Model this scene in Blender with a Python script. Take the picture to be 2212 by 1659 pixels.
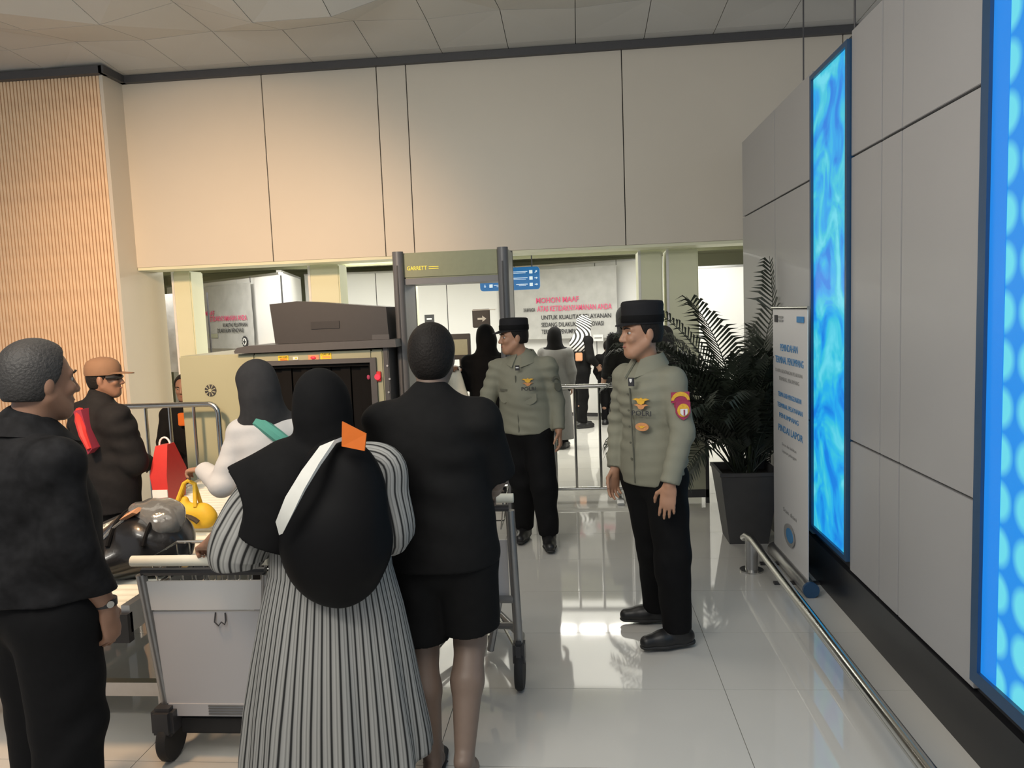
import bpy, bmesh, math, random
import numpy as np
from mathutils import Vector, Matrix
random.seed(7); np.random.seed(7)
for o in list(bpy.data.objects): bpy.data.objects.remove(o)
SC = bpy.context.scene
COL = SC.collection
PI = math.pi

# ------------------------------------------------------------------ camera, world, lights, exposure
cam_d = bpy.data.cameras.new('camera'); cam = bpy.data.objects.new('camera', cam_d); COL.objects.link(cam)
cam_d.sensor_fit = 'HORIZONTAL'; cam_d.sensor_width = 36.0; cam_d.lens = 36.0*1640/2212; cam_d.clip_start = .05
cam.matrix_world = Matrix(((0.99549556, 0.03037165, 0.08981174, 0), (0.08644539, 0.0982334, -0.99140173, 0),
                           (-0.03893302, 0.99469983, 0.09516543, 1.72), (0, 0, 0, 1)))
SC.camera = cam
SC.view_settings.view_transform = 'Standard'; SC.view_settings.look = 'None'
SC.view_settings.gamma = 1.0; SC.view_settings.use_curve_mapping = False
SC.view_settings.exposure = 0.46
wd = bpy.data.worlds.new('world'); SC.world = wd; wd.use_nodes = True
wd.node_tree.nodes['Background'].inputs[0].default_value = (.92, .95, 1, 1)
wd.node_tree.nodes['Background'].inputs[1].default_value = .36

def area(name, loc, target, sx, sy, power, color):
    d = bpy.data.lights.new(name, 'AREA'); d.shape = 'RECTANGLE'; d.size = sx; d.size_y = sy; d.energy = power; d.color = color
    o = bpy.data.objects.new(name, d); COL.objects.link(o); o.location = loc
    o.rotation_euler = (Vector(target)-Vector(loc)).to_track_quat('-Z', 'Y').to_euler(); return o
def spot(name, loc, target, power, color, angle, radius=.25):
    d = bpy.data.lights.new(name, 'SPOT'); d.energy = power; d.color = color; d.spot_size = math.radians(angle); d.spot_blend = 1; d.shadow_soft_size = radius
    o = bpy.data.objects.new(name, d); COL.objects.link(o); o.location = loc
    o.rotation_euler = (Vector(target)-Vector(loc)).to_track_quat('-Z', 'Y').to_euler(); return o
area('hall_light', (-1.2, .2, 3.95), (-1.2, .2, 0), 4, 3, 95, (1, .95, .87))
area('hall_light_front', (-2.2, 4.2, 4.0), (-2.2, 4.2, 0), 3.2, 1.2, 22, (1, .93, .8))
spot('warm_downlight', (-2.6, 1.2, 3.9), (-3.4, 7.1, 1.2), 960, (1, .63, .35), 58)
spot('warm_floor_fill', (-2.3, 2.0, 3.9), (-2.4, 3.3, 0), 300, (1, .62, .33), 48)  # added spot that warms the floor, standing in for the warm wall's reflection
area('ceiling_fill', (-1.8, .6, 3.0), (-1.3, 5.2, 4.25), 1.6, .4, 48, (1, .95, .85))  # added fill without a fixture, unseen in mid-air, grazing the ceiling facets
area('inner_hall_fill', (-1.3, 9.6, 2.57), (-1.3, 9.6, 0), 6.4, 2.6, 105, (1, .97, .88))  # added broad fill that lifts the inner hall beyond its strip lamps
for q, (lx, ly, ln, pw) in enumerate(((-5.0, 9.3, .9, 24), (-2.7, 10.0, 1.5, 26), (-2.7, 11.2, 1.5, 14), (-.33, 9.9, .34, 6), (.07, 9.9, .34, 6), (.47, 9.9, .34, 6), (-.33, 11.3, .34, 4), (.07, 11.3, .34, 4), (.47, 11.3, .34, 4), (1.9, 9.6, .5, 14))):
    area('strip_light', (lx, ly, 2.575), (lx, ly, 0), ln, .07, pw, (1, .97, .9))

# ------------------------------------------------------------------ materials
MATS = {}
def mat(name, color, rough=.6, metal=0, var=.08, scale=30, bump=0, emit=None, estr=1, alpha=None, spec=None, coat=0):
    if name in MATS: return MATS[name]
    m = bpy.data.materials.new(name); m.use_nodes = True; nt = m.node_tree; b = nt.nodes['Principled BSDF']
    b.inputs['Roughness'].default_value = rough; b.inputs['Metallic'].default_value = metal
    if spec is not None: b.inputs['Specular IOR Level'].default_value = spec
    if coat: b.inputs['Coat Weight'].default_value = coat
    tc = nt.nodes.new('ShaderNodeTexCoord'); nz = nt.nodes.new('ShaderNodeTexNoise'); nz.inputs['Scale'].default_value = scale; nz.inputs['Detail'].default_value = 3
    nt.links.new(tc.outputs['Object'], nz.inputs['Vector'])
    cr = nt.nodes.new('ShaderNodeMix'); cr.data_type = 'RGBA'
    c = np.array(color)
    cr.inputs['A'].default_value = (*np.clip(c*(1-var), 0, 1), 1); cr.inputs['B'].default_value = (*np.clip(c*(1+var), 0, 1), 1)
    nt.links.new(nz.outputs['Fac'], cr.inputs['Factor']); nt.links.new(cr.outputs['Result'], b.inputs['Base Color'])
    if bump:
        bp = nt.nodes.new('ShaderNodeBump'); bp.inputs['Strength'].default_value = bump; bp.inputs['Distance'].default_value = .01
        nt.links.new(nz.outputs['Fac'], bp.inputs['Height']); nt.links.new(bp.outputs['Normal'], b.inputs['Normal'])
    if emit: b.inputs['Emission Color'].default_value = (*emit, 1); b.inputs['Emission Strength'].default_value = estr
    if alpha is not None: b.inputs['Transmission Weight'].default_value = alpha
    MATS[name] = m; return m
def stripe_mat(name, cols, attr='stripe', rough=.85):
    m = bpy.data.materials.new(name); m.use_nodes = True; nt = m.node_tree; b = nt.nodes['Principled BSDF']; b.inputs['Roughness'].default_value = rough
    a = nt.nodes.new('ShaderNodeAttribute'); a.attribute_name = attr
    fr = nt.nodes.new('ShaderNodeMath'); fr.operation = 'FRACT'; nt.links.new(a.outputs['Fac'], fr.inputs[0])
    rp = nt.nodes.new('ShaderNodeValToRGB'); rp.color_ramp.interpolation = 'LINEAR'
    e = rp.color_ramp.elements
    e[0].position = cols[0][0]; e[0].color = (*cols[0][1], 1); e[1].position = cols[-1][0]; e[1].color = (*cols[-1][1], 1)
    for p, c in cols[1:-1]: x = e.new(p); x.color = (*c, 1)
    nt.links.new(fr.outputs[0], rp.inputs['Fac']); nt.links.new(rp.outputs['Color'], b.inputs['Base Color'])
    MATS[name] = m; return m
def led_mat(name, dots):
    m = bpy.data.materials.new(name); m.use_nodes = True; nt = m.node_tree; b = nt.nodes['Principled BSDF']
    b.inputs['Base Color'].default_value = (.01, .02, .03, 1); b.inputs['Roughness'].default_value = .4
    tc = nt.nodes.new('ShaderNodeTexCoord')
    nz = nt.nodes.new('ShaderNodeTexNoise'); nz.inputs['Scale'].default_value = 3.2; nz.inputs['Detail'].default_value = 4; nz.inputs['Distortion'].default_value = 1.0
    nt.links.new(tc.outputs['Object'], nz.inputs['Vector'])
    rp = nt.nodes.new('ShaderNodeValToRGB'); e = rp.color_ramp.elements
    e[0].position = .36; e[0].color = (.01, .24, .85, 1); e[1].position = .64; e[1].color = (.16, .78, .95, 1)
    x = e.new(.47); x.color = (.02, .45, .95, 1); x = e.new(.54); x.color = (.05, .62, .82, 1)
    nt.links.new(nz.outputs['Fac'], rp.inputs['Fac']); out = rp.outputs['Color']
    if dots:   # large round light cells of the near screen
        mp = nt.nodes.new('ShaderNodeMapping'); nt.links.new(tc.outputs['Object'], mp.inputs['Vector'])
        mp.inputs['Scale'].default_value = (1, 6.2, 6.2); mp.inputs['Location'].default_value = (0, .80, .1)
        fr = nt.nodes.new('ShaderNodeVectorMath'); fr.operation = 'FRACTION'; nt.links.new(mp.outputs['Vector'], fr.inputs[0])
        sb = nt.nodes.new('ShaderNodeVectorMath'); sb.operation = 'SUBTRACT'; nt.links.new(fr.outputs[0], sb.inputs[0]); sb.inputs[1].default_value = (.5, .5, .5)
        ml = nt.nodes.new('ShaderNodeVectorMath'); ml.operation = 'MULTIPLY'; nt.links.new(sb.outputs[0], ml.inputs[0]); ml.inputs[1].default_value = (0, 1, 1)
        ln = nt.nodes.new('ShaderNodeVectorMath'); ln.operation = 'LENGTH'; nt.links.new(ml.outputs[0], ln.inputs[0])
        r2 = nt.nodes.new('ShaderNodeValToRGB'); r2.color_ramp.elements[0].position = .30; r2.color_ramp.elements[0].color = (1, 1, 1, 1); r2.color_ramp.elements[1].position = .5; r2.color_ramp.elements[1].color = (0, 0, 0, 1)
        nt.links.new(ln.outputs['Value'], r2.inputs['Fac'])
        mx = nt.nodes.new('ShaderNodeMix'); mx.data_type = 'RGBA'; nt.links.new(r2.outputs['Color'], mx.inputs['Factor'])
        mx.inputs['A'].default_value = (.01, .30, .92, 1); mx.inputs['B'].default_value = (.16, .80, .95, 1); out = mx.outputs['Result']
    nt.links.new(out, b.inputs['Emission Color']); b.inputs['Emission Strength'].default_value = .62
    MATS[name] = m; return m
def tile_mat(name, color, rough, size=None, groove=(.25, .25, .25)):
    m = mat(name, color, rough, 0, .05, 2.5)
    return m
mat('panel', (.66, .61, .52), .45, 0, .02, 3)
mat('panel_grey', (.42, .42, .43), .42, .1, .02, 3)
mat('joint', (.04, .04, .045), .7)
mat('trim_dark', (.07, .07, .075), .5)
mat('ceiling_tile', (.56, .555, .53), .55, 0, .03, 3)
mat('slat_wood', (.90, .64, .42), .55, 0, .16, 9)
mat('slat_back', (.55, .34, .20), .8)
mat('floor_tile', (.58, .57, .54), .05, 0, .05, 2.2, spec=.55)
mat('grout', (.20, .2, .19), .7)
mat('white_wall', (.72, .72, .71), .6, 0, .02, 2)
mat('cream', (.76, .77, .57), .5, 0, .03, 3)
mat('skirt', (.012, .012, .014), .35)
mat('led_frame', (.02, .07, .16), .35)
mat('chrome', (.56, .56, .54), .2, 1)
mat('steel_brush', (.5, .5, .5), .38, 1)
mat('dark_metal', (.06, .06, .065), .4, .3)
mat('black_plastic', (.018, .018, .02), .45)
mat('mid_plastic', (.07, .07, .075), .5)
mat('dark_box', (.030, .030, .033), .5)
mat('tunnel_black', (.006, .006, .0065), .75, spec=.12)
mat('machine', (.35, .36, .25), .45, 0, .03, 4)
mat('gate_beam', (.26, .27, .16), .5)
mat('gate_grey', (.15, .15, .155), .4, .1)
mat('gate_light', (.42, .42, .41), .4, .1)
mat('yellow', (.85, .62, .03), .5)
mat('yellow_text', (.95, .75, .08), .5, emit=(.95, .7, .05), estr=.25)
mat('orange', (.62, .135, .008), .6)
mat('red', (.55, .03, .025), .5)
mat('red_lamp', (.8, .03, .06), .4, emit=(1, .03, .06), estr=.5)
mat('black_print', (.03, .03, .035), .7)
mat('pink_print', (.75, .10, .22), .7)
mat('orange_print', (.85, .33, .14), .7)
mat('blue_print', (.05, .25, .55), .6)
mat('white', (.8, .8, .79), .5)
mat('grey_print', (.33, .33, .33), .7)
mat('banner_cloth', (.46, .46, .45), .6, 0, .22, 6, bump=.5)
mat('sign_blue', (.02, .16, .45), .4, emit=(.03, .2, .5), estr=.25)
mat('sign_white', (.9, .95, .95), .5, emit=(.7, .9, 1), estr=.35)
mat('lamp_white', (1, 1, 1), .5, emit=(1, .99, .95), estr=5)
mat('skin', (.40, .215, .135), .5, 0, .06, 40)
mat('skin_dark', (.26, .14, .09), .5, 0, .06, 40)
mat('skin_leg', (.19, .135, .105), .5, 0, .06, 40)
mat('lip', (.34, .12, .09), .5)
mat('eye', (.45, .42, .39), .3); mat('iris', (.02, .012, .01), .2)
mat('hair', (.016, .014, .013), .55, 0, .3, 120, bump=.4, spec=.12)
mat('hair_grey', (.028, .026, .025), .6, 0, .3, 120, bump=.4)
mat('uniform', (.215, .215, .165), .8, 0, .06, 25, bump=.12)
mat('uniform_dark', (.11, .11, .085), .8)
mat('trousers_black', (0.0066, 0.0066, 0.0072), .8, 0, .2, 30, bump=.1, spec=.12)
mat('boot', (.013, .013, .014), .4)
mat('cap_black', (.018, .018, .02), .7, spec=.12)
mat('tee_black', (0.0088, 0.0088, 0.0091), .8, 0, .2, 30, bump=.1, spec=.12)
mat('shorts', (0.0077, 0.0077, 0.0080), .85, 0, .2, 30, spec=.12)
mat('hijab_black', (0.0072, 0.0072, 0.0077), .85, 0, .2, 30, spec=.12)
mat('hijab_grey', (.04, .04, .042), .85, 0, .2, 30, spec=.12)
mat('pack_black', (0.0044, 0.0044, 0.0050), .55, spec=.12)
mat('strap_white', (.62, .62, .58), .6)
mat('shirt_white', (.58, .58, .58), .7, 0, .04, 20, bump=.2)
mat('teal', (.10, .36, .29), .7)
mat('cap_tan', (.20, .115, .068), .8)
mat('jacket', (.016, .016, .0175), .75, 0, .2, 30, bump=.2, spec=.12)
mat('dark_print', (0.0121, 0.0121, 0.0132), .75, 0, .9, 26, spec=.12)
mat('maroon', (.30, .03, .06), .7)
mat('patch_red', (.36, .04, .10), .7)
mat('patch_gold', (.75, .42, .04), .6, 0, .3, 90)
mat('patch_tan', (.60, .27, .11), .7, 0, .25, 90)
mat('grey_dress', (.14, .14, .135), .85)
mat('leaf', (.022, .030, .020), .5, 0, .4, 6)
mat('stem', (.05, .07, .03), .6)
mat('pot', (.06, .06, .063), .55, 0, .15, 12)
mat('soil', (.03, .025, .02), .9)
mat('board', (.52, .52, .54), .35, 0, .03, 3)
mat('board_light', (.66, .66, .66), .35, 0, .03, 3)
mat('grip', (.78, .78, .68), .5)
mat('tube_grey', (.30, .30, .30), .35, .7)
mat('rubber', (.02, .02, .021), .7)
mat('bag_black', (.012, .012, .013), .28, 0, .3, 20, bump=.2, coat=.3)
mat('film', (.55, .55, .53), .12, 0, .3, 14, bump=.6, alpha=.75)
mat('bag_yellow', (.80, .50, .03), .6, 0, .1, 40)
mat('bag_dark', (.06, .04, .02), .7)
mat('paper_orange', (.6, .3, .16), .6)
mat('standee', (.70, .70, .71), .45, 0, .02, 3)
mat('green_sheet', (.42, .43, .33), .5)
stripe_mat('coat_stripe', [(0, (.012, .012, .012)), (.14, (.012, .012, .012)), (.24, (.27, .27, .26)), (.52, (.34, .34, .325)), (.62, (.17, .17, .165)), (.78, (.33, .33, .31)), (.92, (.25, .25, .24)), (1, (.012, .012, .012))])
stripe_mat('scarf_stripe', [(0, (.75, .75, .75)), (.5, (.75, .75, .75)), (.6, (.02, .02, .02)), (1, (.02, .02, .02))])
mat('led_edge', (.01, .02, .04), .4, emit=(.01, .27, .9), estr=.62)
led_mat('led_cloud', False); led_mat('led_dots', True)

# ------------------------------------------------------------------ object helpers
OFF = {}
def thing(name, label, cat, loc=(0, 0, 0), group=None, rz=0, local=False):
    o = bpy.data.objects.new(name, None); COL.objects.link(o); o.location = loc; o.rotation_euler = (0, 0, rz); o.empty_display_size = .1
    o['label'] = label; o['category'] = cat
    if group: o['group'] = group
    OFF[o.name] = np.array((0, 0, 0) if (local or rz) else loc, float); return o
def tag(o, label, cat, group=None):
    o['label'] = label; o['category'] = cat
    if group: o['group'] = group
    return o
def link(name, me, m, parent=None, smooth=False):
    o = bpy.data.objects.new(name, me); COL.objects.link(o)
    me.materials.append(MATS[m] if isinstance(m, str) else m)
    if parent is not None:
        o.parent = parent; OFF[o.name] = OFF[parent.name]
    if smooth: me.polygons.foreach_set('use_smooth', np.ones(len(me.polygons), bool))
    return o
class MB:
    """collects faces in world coordinates (or in the thing's own, when the thing sits at a rotated empty)"""
    def __init__(s): s.v = []; s.f = []; s.attr = None
    def add(s, v, f):
        n = len(s.v); s.v += [tuple(map(float, p)) for p in v]; s.f += [tuple(i+n for i in q) for q in f]; return s
    def box(s, lo, hi, bev=0):
        (a, b, c), (d, e, g) = lo, hi
        if bev > 0:   # bevelled on the vertical and horizontal edges
            bm = bmesh.new(); bmesh.ops.create_cube(bm, size=1)
            for v in bm.verts: v.co = Vector(((a+d)/2+v.co.x*(d-a), (b+e)/2+v.co.y*(e-b), (c+g)/2+v.co.z*(g-c)))
            bmesh.ops.bevel(bm, geom=bm.edges[:], offset=bev, segments=2, affect='EDGES'); return s.bm(bm)
        return s.add([(a, b, c), (d, b, c), (d, e, c), (a, e, c), (a, b, g), (d, b, g), (d, e, g), (a, e, g)],
                     [(3, 2, 1, 0), (4, 5, 6, 7), (0, 1, 5, 4), (1, 2, 6, 5), (2, 3, 7, 6), (3, 0, 4, 7)])
    def bm(s, bm):
        bm.verts.index_update(); s.add([v.co[:] for v in bm.verts], [[v.index for v in f.verts] for f in bm.faces]); bm.free(); return s
    def tube(s, pts, r, n=8, closed=False, caps=True):
        pts = [np.array(p, float) for p in pts]; rr = r if hasattr(r, '__len__') else [r]*len(pts)
        up = None; rings = []
        for i, p in enumerate(pts):
            a = pts[i-1] if (i > 0 or closed) else p; b = pts[(i+1) % len(pts)] if (i < len(pts)-1 or closed) else p
            t = b-a; t /= (np.linalg.norm(t)+1e-9)
            if up is None:
                up = np.cross(t, (0, 0, 1) if abs(t[2]) < .9 else (1, 0, 0))
            up = up-t*(up@t); up /= (np.linalg.norm(up)+1e-9); w = np.cross(t, up)
            rings.append([p+rr[i]*(up*math.cos(2*PI*k/n)+w*math.sin(2*PI*k/n)) for k in range(n)])
        return s.loft(rings, closed=closed, caps=caps and not closed)
    def loft(s, rings, closed=False, caps=True):
        n = len(rings[0]); v = [p for r in rings for p in r]; f = []
        R = len(rings)
        for i in range(R if closed else R-1):
            for k in range(n):
                a = i*n+k; b = i*n+(k+1) % n; c = ((i+1) % R)*n+(k+1) % n; d = ((i+1) % R)*n+k
                f.append((a, b, c, d))
        if caps: f.append(tuple(range(n))[::-1]); f.append(tuple((R-1)*n+k for k in range(n)))
        return s.add(v, f)
    def lathe(s, prof, c=(0, 0, 0), n=24, ex=1, ey=1, rot=0, M=None):
        rings = []
        for r, z in prof:
            ring = []
            for k in range(n):
                a = 2*PI*k/n; x, y = r*ex*math.cos(a), r*ey*math.sin(a)
                x, y = x*math.cos(rot)-y*math.sin(rot), x*math.sin(rot)+y*math.cos(rot)
                q = Vector((x, y, z))
                if M: q = M @ q
                ring.append((c[0]+q[0], c[1]+q[1], c[2]+q[2]))
            rings.append(ring)
        return s.loft(rings)
    def prism(s, poly, d):
        """poly: 3D points of a flat outline; d: extrusion vector"""
        n = len(poly); d = np.array(d, float); v = [np.array(p, float) for p in poly]
        f = [tuple(range(n))[::-1], tuple(range(n, 2*n))]+[(i, (i+1) % n, (i+1) % n+n, i+n) for i in range(n)]
        return s.add(v+[p+d for p in v], f)
    def build(s, name, m, parent=None, smooth=False, solid=0):
        off = OFF[parent.name] if parent is not None else np.zeros(3)
        me = bpy.data.meshes.new(name); me.from_pydata([tuple(np.array(p)-off) for p in s.v], [], s.f)
        bm = bmesh.new(); bm.from_mesh(me); bmesh.ops.recalc_face_normals(bm, faces=bm.faces[:]); bm.to_mesh(me); bm.free()
        o = link(name, me, m, parent)
        if smooth: shade(me)
        if solid: md = o.modifiers.new('solid', 'SOLIDIFY'); md.thickness = solid
        return o
def shade(me, ang=40):
    me.polygons.foreach_set('use_smooth', np.ones(len(me.polygons), bool))
    bm = bmesh.new(); bm.from_mesh(me); c = math.radians(ang)
    for e in bm.edges:
        if len(e.link_faces) == 2 and e.calc_face_angle(0) > c: e.smooth = False
    bm.to_mesh(me); bm.free()
def struct(name, mb, m, smooth=False):
    o = mb.build(name, m); o['kind'] = 'structure'; OFF[o.name] = np.zeros(3); return o
def text(name, s, m, o, xd, yd, height, parent, width=None, align='LEFT', ext=.0008, bold=0, off=.002):
    """flat print: letters standing on a surface whose right is xd and up is yd; o: left (or centre) foot of the line"""
    cu = bpy.data.curves.new('t', 'FONT'); cu.body = s; cu.align_x = align; cu.size = 1; cu.offset = bold; cu.resolution_u = 2; cu.extrude = .001
    to = bpy.data.objects.new('t', cu); COL.objects.link(to)
    me = bpy.data.meshes.new_from_object(to.evaluated_get(bpy.context.evaluated_depsgraph_get()))
    bpy.data.objects.remove(to); bpy.data.curves.remove(cu)
    me.name = name; n = len(me.vertices)
    if n == 0: return None
    co = np.empty(n*3); me.vertices.foreach_get('co', co); co = co.reshape(-1, 3)
    sc = height/.7; sx = sc
    if width: sx = width/max(1e-6, co[:, 0].max()-co[:, 0].min())
    xd = np.array(xd, float); yd = np.array(yd, float); nd = np.cross(xd, yd)
    zz = np.where(co[:, 2] > 0, ext, 0)+off
    P = np.array(o, float)+np.outer(co[:, 0]*sx, xd)+np.outer(co[:, 1]*sc, yd)+np.outer(zz, nd)
    if parent is not None: P = P-OFF[parent.name]
    me.vertices.foreach_set('co', P.ravel()); me.materials.clear()
    return link(name, me, m, parent)
def arc(c, r, a0, a1, n, ax, ay):
    c = np.array(c, float); ax = np.array(ax, float); ay = np.array(ay, float)
    return [c+r*(ax*math.cos(a0+(a1-a0)*i/n)+ay*math.sin(a0+(a1-a0)*i/n)) for i in range(n+1)]

# ------------------------------------------------------------------ smooth solids: signed distance field -> one continuous surface
def nrm(v): v = np.array(v, float); return v/(np.linalg.norm(v)+1e-12)
class Solid:
    def __init__(s, vox=.006): s.h = vox; s.p = []
    def cone(s, a, b, ra, rb=None, k=.02, flat=None, capb=False, capa=False, op='u'):
        s.p.append(('c', np.array(a, float), np.array(b, float), ra, ra if rb is None else rb, k, flat, capb, capa, op)); return s
    def chain(s, pts, rs, k=.02, flat=None, capb=False):
        for i in range(len(pts)-1): s.cone(pts[i], pts[i+1], rs[i], rs[i+1], k, flat, capb and i == len(pts)-2)
        return s
    def ell(s, c, r, f=(0, 1, 0), u=(0, 0, 1), k=.02, op='u'):
        f = nrm(f); u = nrm(np.array(u)-f*np.dot(u, f)); l = np.cross(u, f)   # r = (side, forward, up)
        s.p.append(('e', np.array(c, float), np.array(r, float), np.stack([l, f, u]), k, op)); return s
    def plane(s, pt, n): s.p.append(('p', np.array(pt, float), nrm(n))); return s      # keep the side n points away from
    def field(s):
        lo = np.full(3, 1e9); hi = -lo
        for q in s.p:
            if q[0] == 'c' and q[9] == 'u':
                r = max(q[3], q[4]); lo = np.minimum(lo, np.minimum(q[1], q[2])-r); hi = np.maximum(hi, np.maximum(q[1], q[2])+r)
            if q[0] == 'e' and q[5] == 'u':
                e = np.sqrt(((q[3]*q[2][:, None])**2).sum(0)); lo = np.minimum(lo, q[1]-e); hi = np.maximum(hi, q[1]+e)
        h = s.h; lo = lo-4*h; n = np.ceil((hi+4*h-lo)/h).astype(int)+1
        D = np.full(n, 10., np.float32); A = [(lo[i]+h*np.arange(n[i])).astype(np.float32) for i in range(3)]
        for q in s.p:
            if q[0] == 'p':
                d = (A[0][:, None, None]-q[1][0])*q[2][0]+(A[1][None, :, None]-q[1][1])*q[2][1]+(A[2][None, None, :]-q[1][2])*q[2][2]
                D = np.maximum(D, d.astype(np.float32)); continue
            if q[0] == 'c':
                r = max(q[3], q[4]); k = q[5]; op = q[9]; bl = np.minimum(q[1], q[2])-r; bh = np.maximum(q[1], q[2])+r
            else:
                e = np.sqrt(((q[3]*q[2][:, None])**2).sum(0)); k = q[4]; op = q[5]; bl = q[1]-e; bh = q[1]+e
            mg = k+3*h
            i0 = np.clip(np.floor((bl-mg-lo)/h).astype(int), 0, n); i1 = np.clip(np.ceil((bh+mg-lo)/h).astype(int)+1, 0, n)
            if np.any(i1 <= i0): continue
            X = A[0][i0[0]:i1[0], None, None]; Y = A[1][None, i0[1]:i1[1], None]; Z = A[2][None, None, i0[2]:i1[2]]
            if q[0] == 'c':
                a, b = q[1], q[2]; ab = b-a; L = float(ab@ab)+1e-12
                x, y, z = X-a[0], Y-a[1], Z-a[2]
                t = (x*ab[0]+y*ab[1]+z*ab[2])/L; tc = np.clip(t, 0, 1)
                x = x-tc*ab[0]; y = y-tc*ab[1]; z = z-tc*ab[2]
                if q[6] is not None:
                    nn = nrm(q[6][0]); g = (1/q[6][1]-1)*(x*nn[0]+y*nn[1]+z*nn[2]); x = x+nn[0]*g; y = y+nn[1]*g; z = z+nn[2]*g
                d = np.sqrt(x*x+y*y+z*z)-(q[3]+(q[4]-q[3])*tc)
                if q[7]: d = np.maximum(d, (t-1)*math.sqrt(L))
                if q[8]: d = np.maximum(d, -t*math.sqrt(L))
            else:
                x, y, z = X-q[1][0], Y-q[1][1], Z-q[1][2]; R = q[3]
                d = np.sqrt(sum(((x*R[i, 0]+y*R[i, 1]+z*R[i, 2])/q[2][i])**2 for i in range(3)))
                d = (d-1)*float(q[2].min())
            sub = D[i0[0]:i1[0], i0[1]:i1[1], i0[2]:i1[2]]
            if op == 'u':
                hh = np.clip(.5+.5*(d-sub)/k, 0, 1); sub[...] = d+(sub-d)*hh-k*hh*(1-hh)
            else:
                hh = np.clip(.5-.5*(sub+d)/k, 0, 1); sub[...] = sub+(-d-sub)*hh+k*hh*(1-hh)
        return D, lo, h
    def arrays(s):
        D, lo, h = s.field(); I = D < 0
        c = np.zeros(np.array(D.shape)-1, np.int8)
        for i in (0, 1):
            for j in (0, 1):
                for k in (0, 1): c += I[i:I.shape[0]-1+i, j:I.shape[1]-1+j, k:I.shape[2]-1+k]
        act = (c > 0) & (c < 8); idx = np.argwhere(act); vid = np.full(act.shape, -1, np.int32); vid[act] = np.arange(len(idx))
        acc = np.zeros((len(idx), 3), np.float32); cnt = np.zeros(len(idx), np.float32)
        cv = {}
        for i in (0, 1):
            for j in (0, 1):
                for k in (0, 1): cv[i, j, k] = D[idx[:, 0]+i, idx[:, 1]+j, idx[:, 2]+k]
        for ax in range(3):
            for u in (0, 1):
                for w in (0, 1):
                    p = [u, w]; p.insert(ax, 0); q = [u, w]; q.insert(ax, 1)
                    a, b = cv[tuple(p)], cv[tuple(q)]; m = (a < 0) != (b < 0)
                    t = np.where(m, a/np.where(m, a-b, 1), 0)
                    e = np.tile(np.array(p, np.float32), (len(idx), 1)); e[:, ax] = t
                    acc += e*m[:, None]; cnt += m
        V = lo+h*(idx+acc/cnt[:, None]); F = []
        for ax in range(3):
            o1, o2 = [(1, 2), (2, 0), (0, 1)][ax]
            sl0 = [slice(1, -1)]*3; sl1 = [slice(1, -1)]*3; sl0[ax] = slice(0, -1); sl1[ax] = slice(1, None)
            a = I[tuple(sl0)]; b = I[tuple(sl1)]
            for inside in (True, False):
                e = np.argwhere((a != b) & (a == inside))
                base = e.copy()
                for o in (o1, o2): base[:, o] += 1
                def cell(d1, d2):
                    g = base.copy(); g[:, o1] += d1; g[:, o2] += d2; return vid[g[:, 0], g[:, 1], g[:, 2]]
                q = np.stack([cell(-1, -1), cell(0, -1), cell(0, 0), cell(-1, 0)], 1)
                F.append(q if inside else q[:, ::-1])
        return V, np.concatenate(F)
    def build(s, name, m, parent=None, fold=0, ffreq=40, fdir=(0, 0, 1), seed=0, decim=None):
        V, F = s.arrays(); off = OFF[parent.name] if parent is not None else np.zeros(3)
        me = bpy.data.meshes.new(name); me.vertices.add(len(V)); me.loops.add(F.size); me.polygons.add(len(F))
        me.vertices.foreach_set('co', (V-off).astype(np.float32).ravel()); me.loops.foreach_set('vertex_index', F.astype(np.int32).ravel())
        me.polygons.foreach_set('loop_start', np.arange(0, F.size, 4, dtype=np.int32)); me.update(calc_edges=True)
        if fold:
            N = np.empty(len(V)*3); me.vertex_normals.foreach_get('vector', N); N = N.reshape(-1, 3)
            W = V+.5*np.array((math.sin(seed), math.cos(seed*1.7), seed*.37)); fd = nrm(fdir); t = W@fd
            side = W@nrm(np.cross(fd, (.3, .9, .2))); dp = W@nrm((.5, .6, -.3))
            w = np.sin(ffreq*t+3.2*np.sin(8*side+1.3*seed)+2.8*np.sin(10*dp))+.5*np.sin(ffreq*.7*t-4*np.sin(7*side+2)+12*dp)
            msk = (.5+.5*np.sin(7*W[:, 2]+13*side+seed))*(.5+.5*np.sin(15*dp-8*side+2*seed))*1.6
            me.vertices.foreach_set('co', (V-off+N*(fold*w*(.2+.8*msk))[:, None]).astype(np.float32).ravel())
        return link(name, me, m, parent, True)

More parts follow.
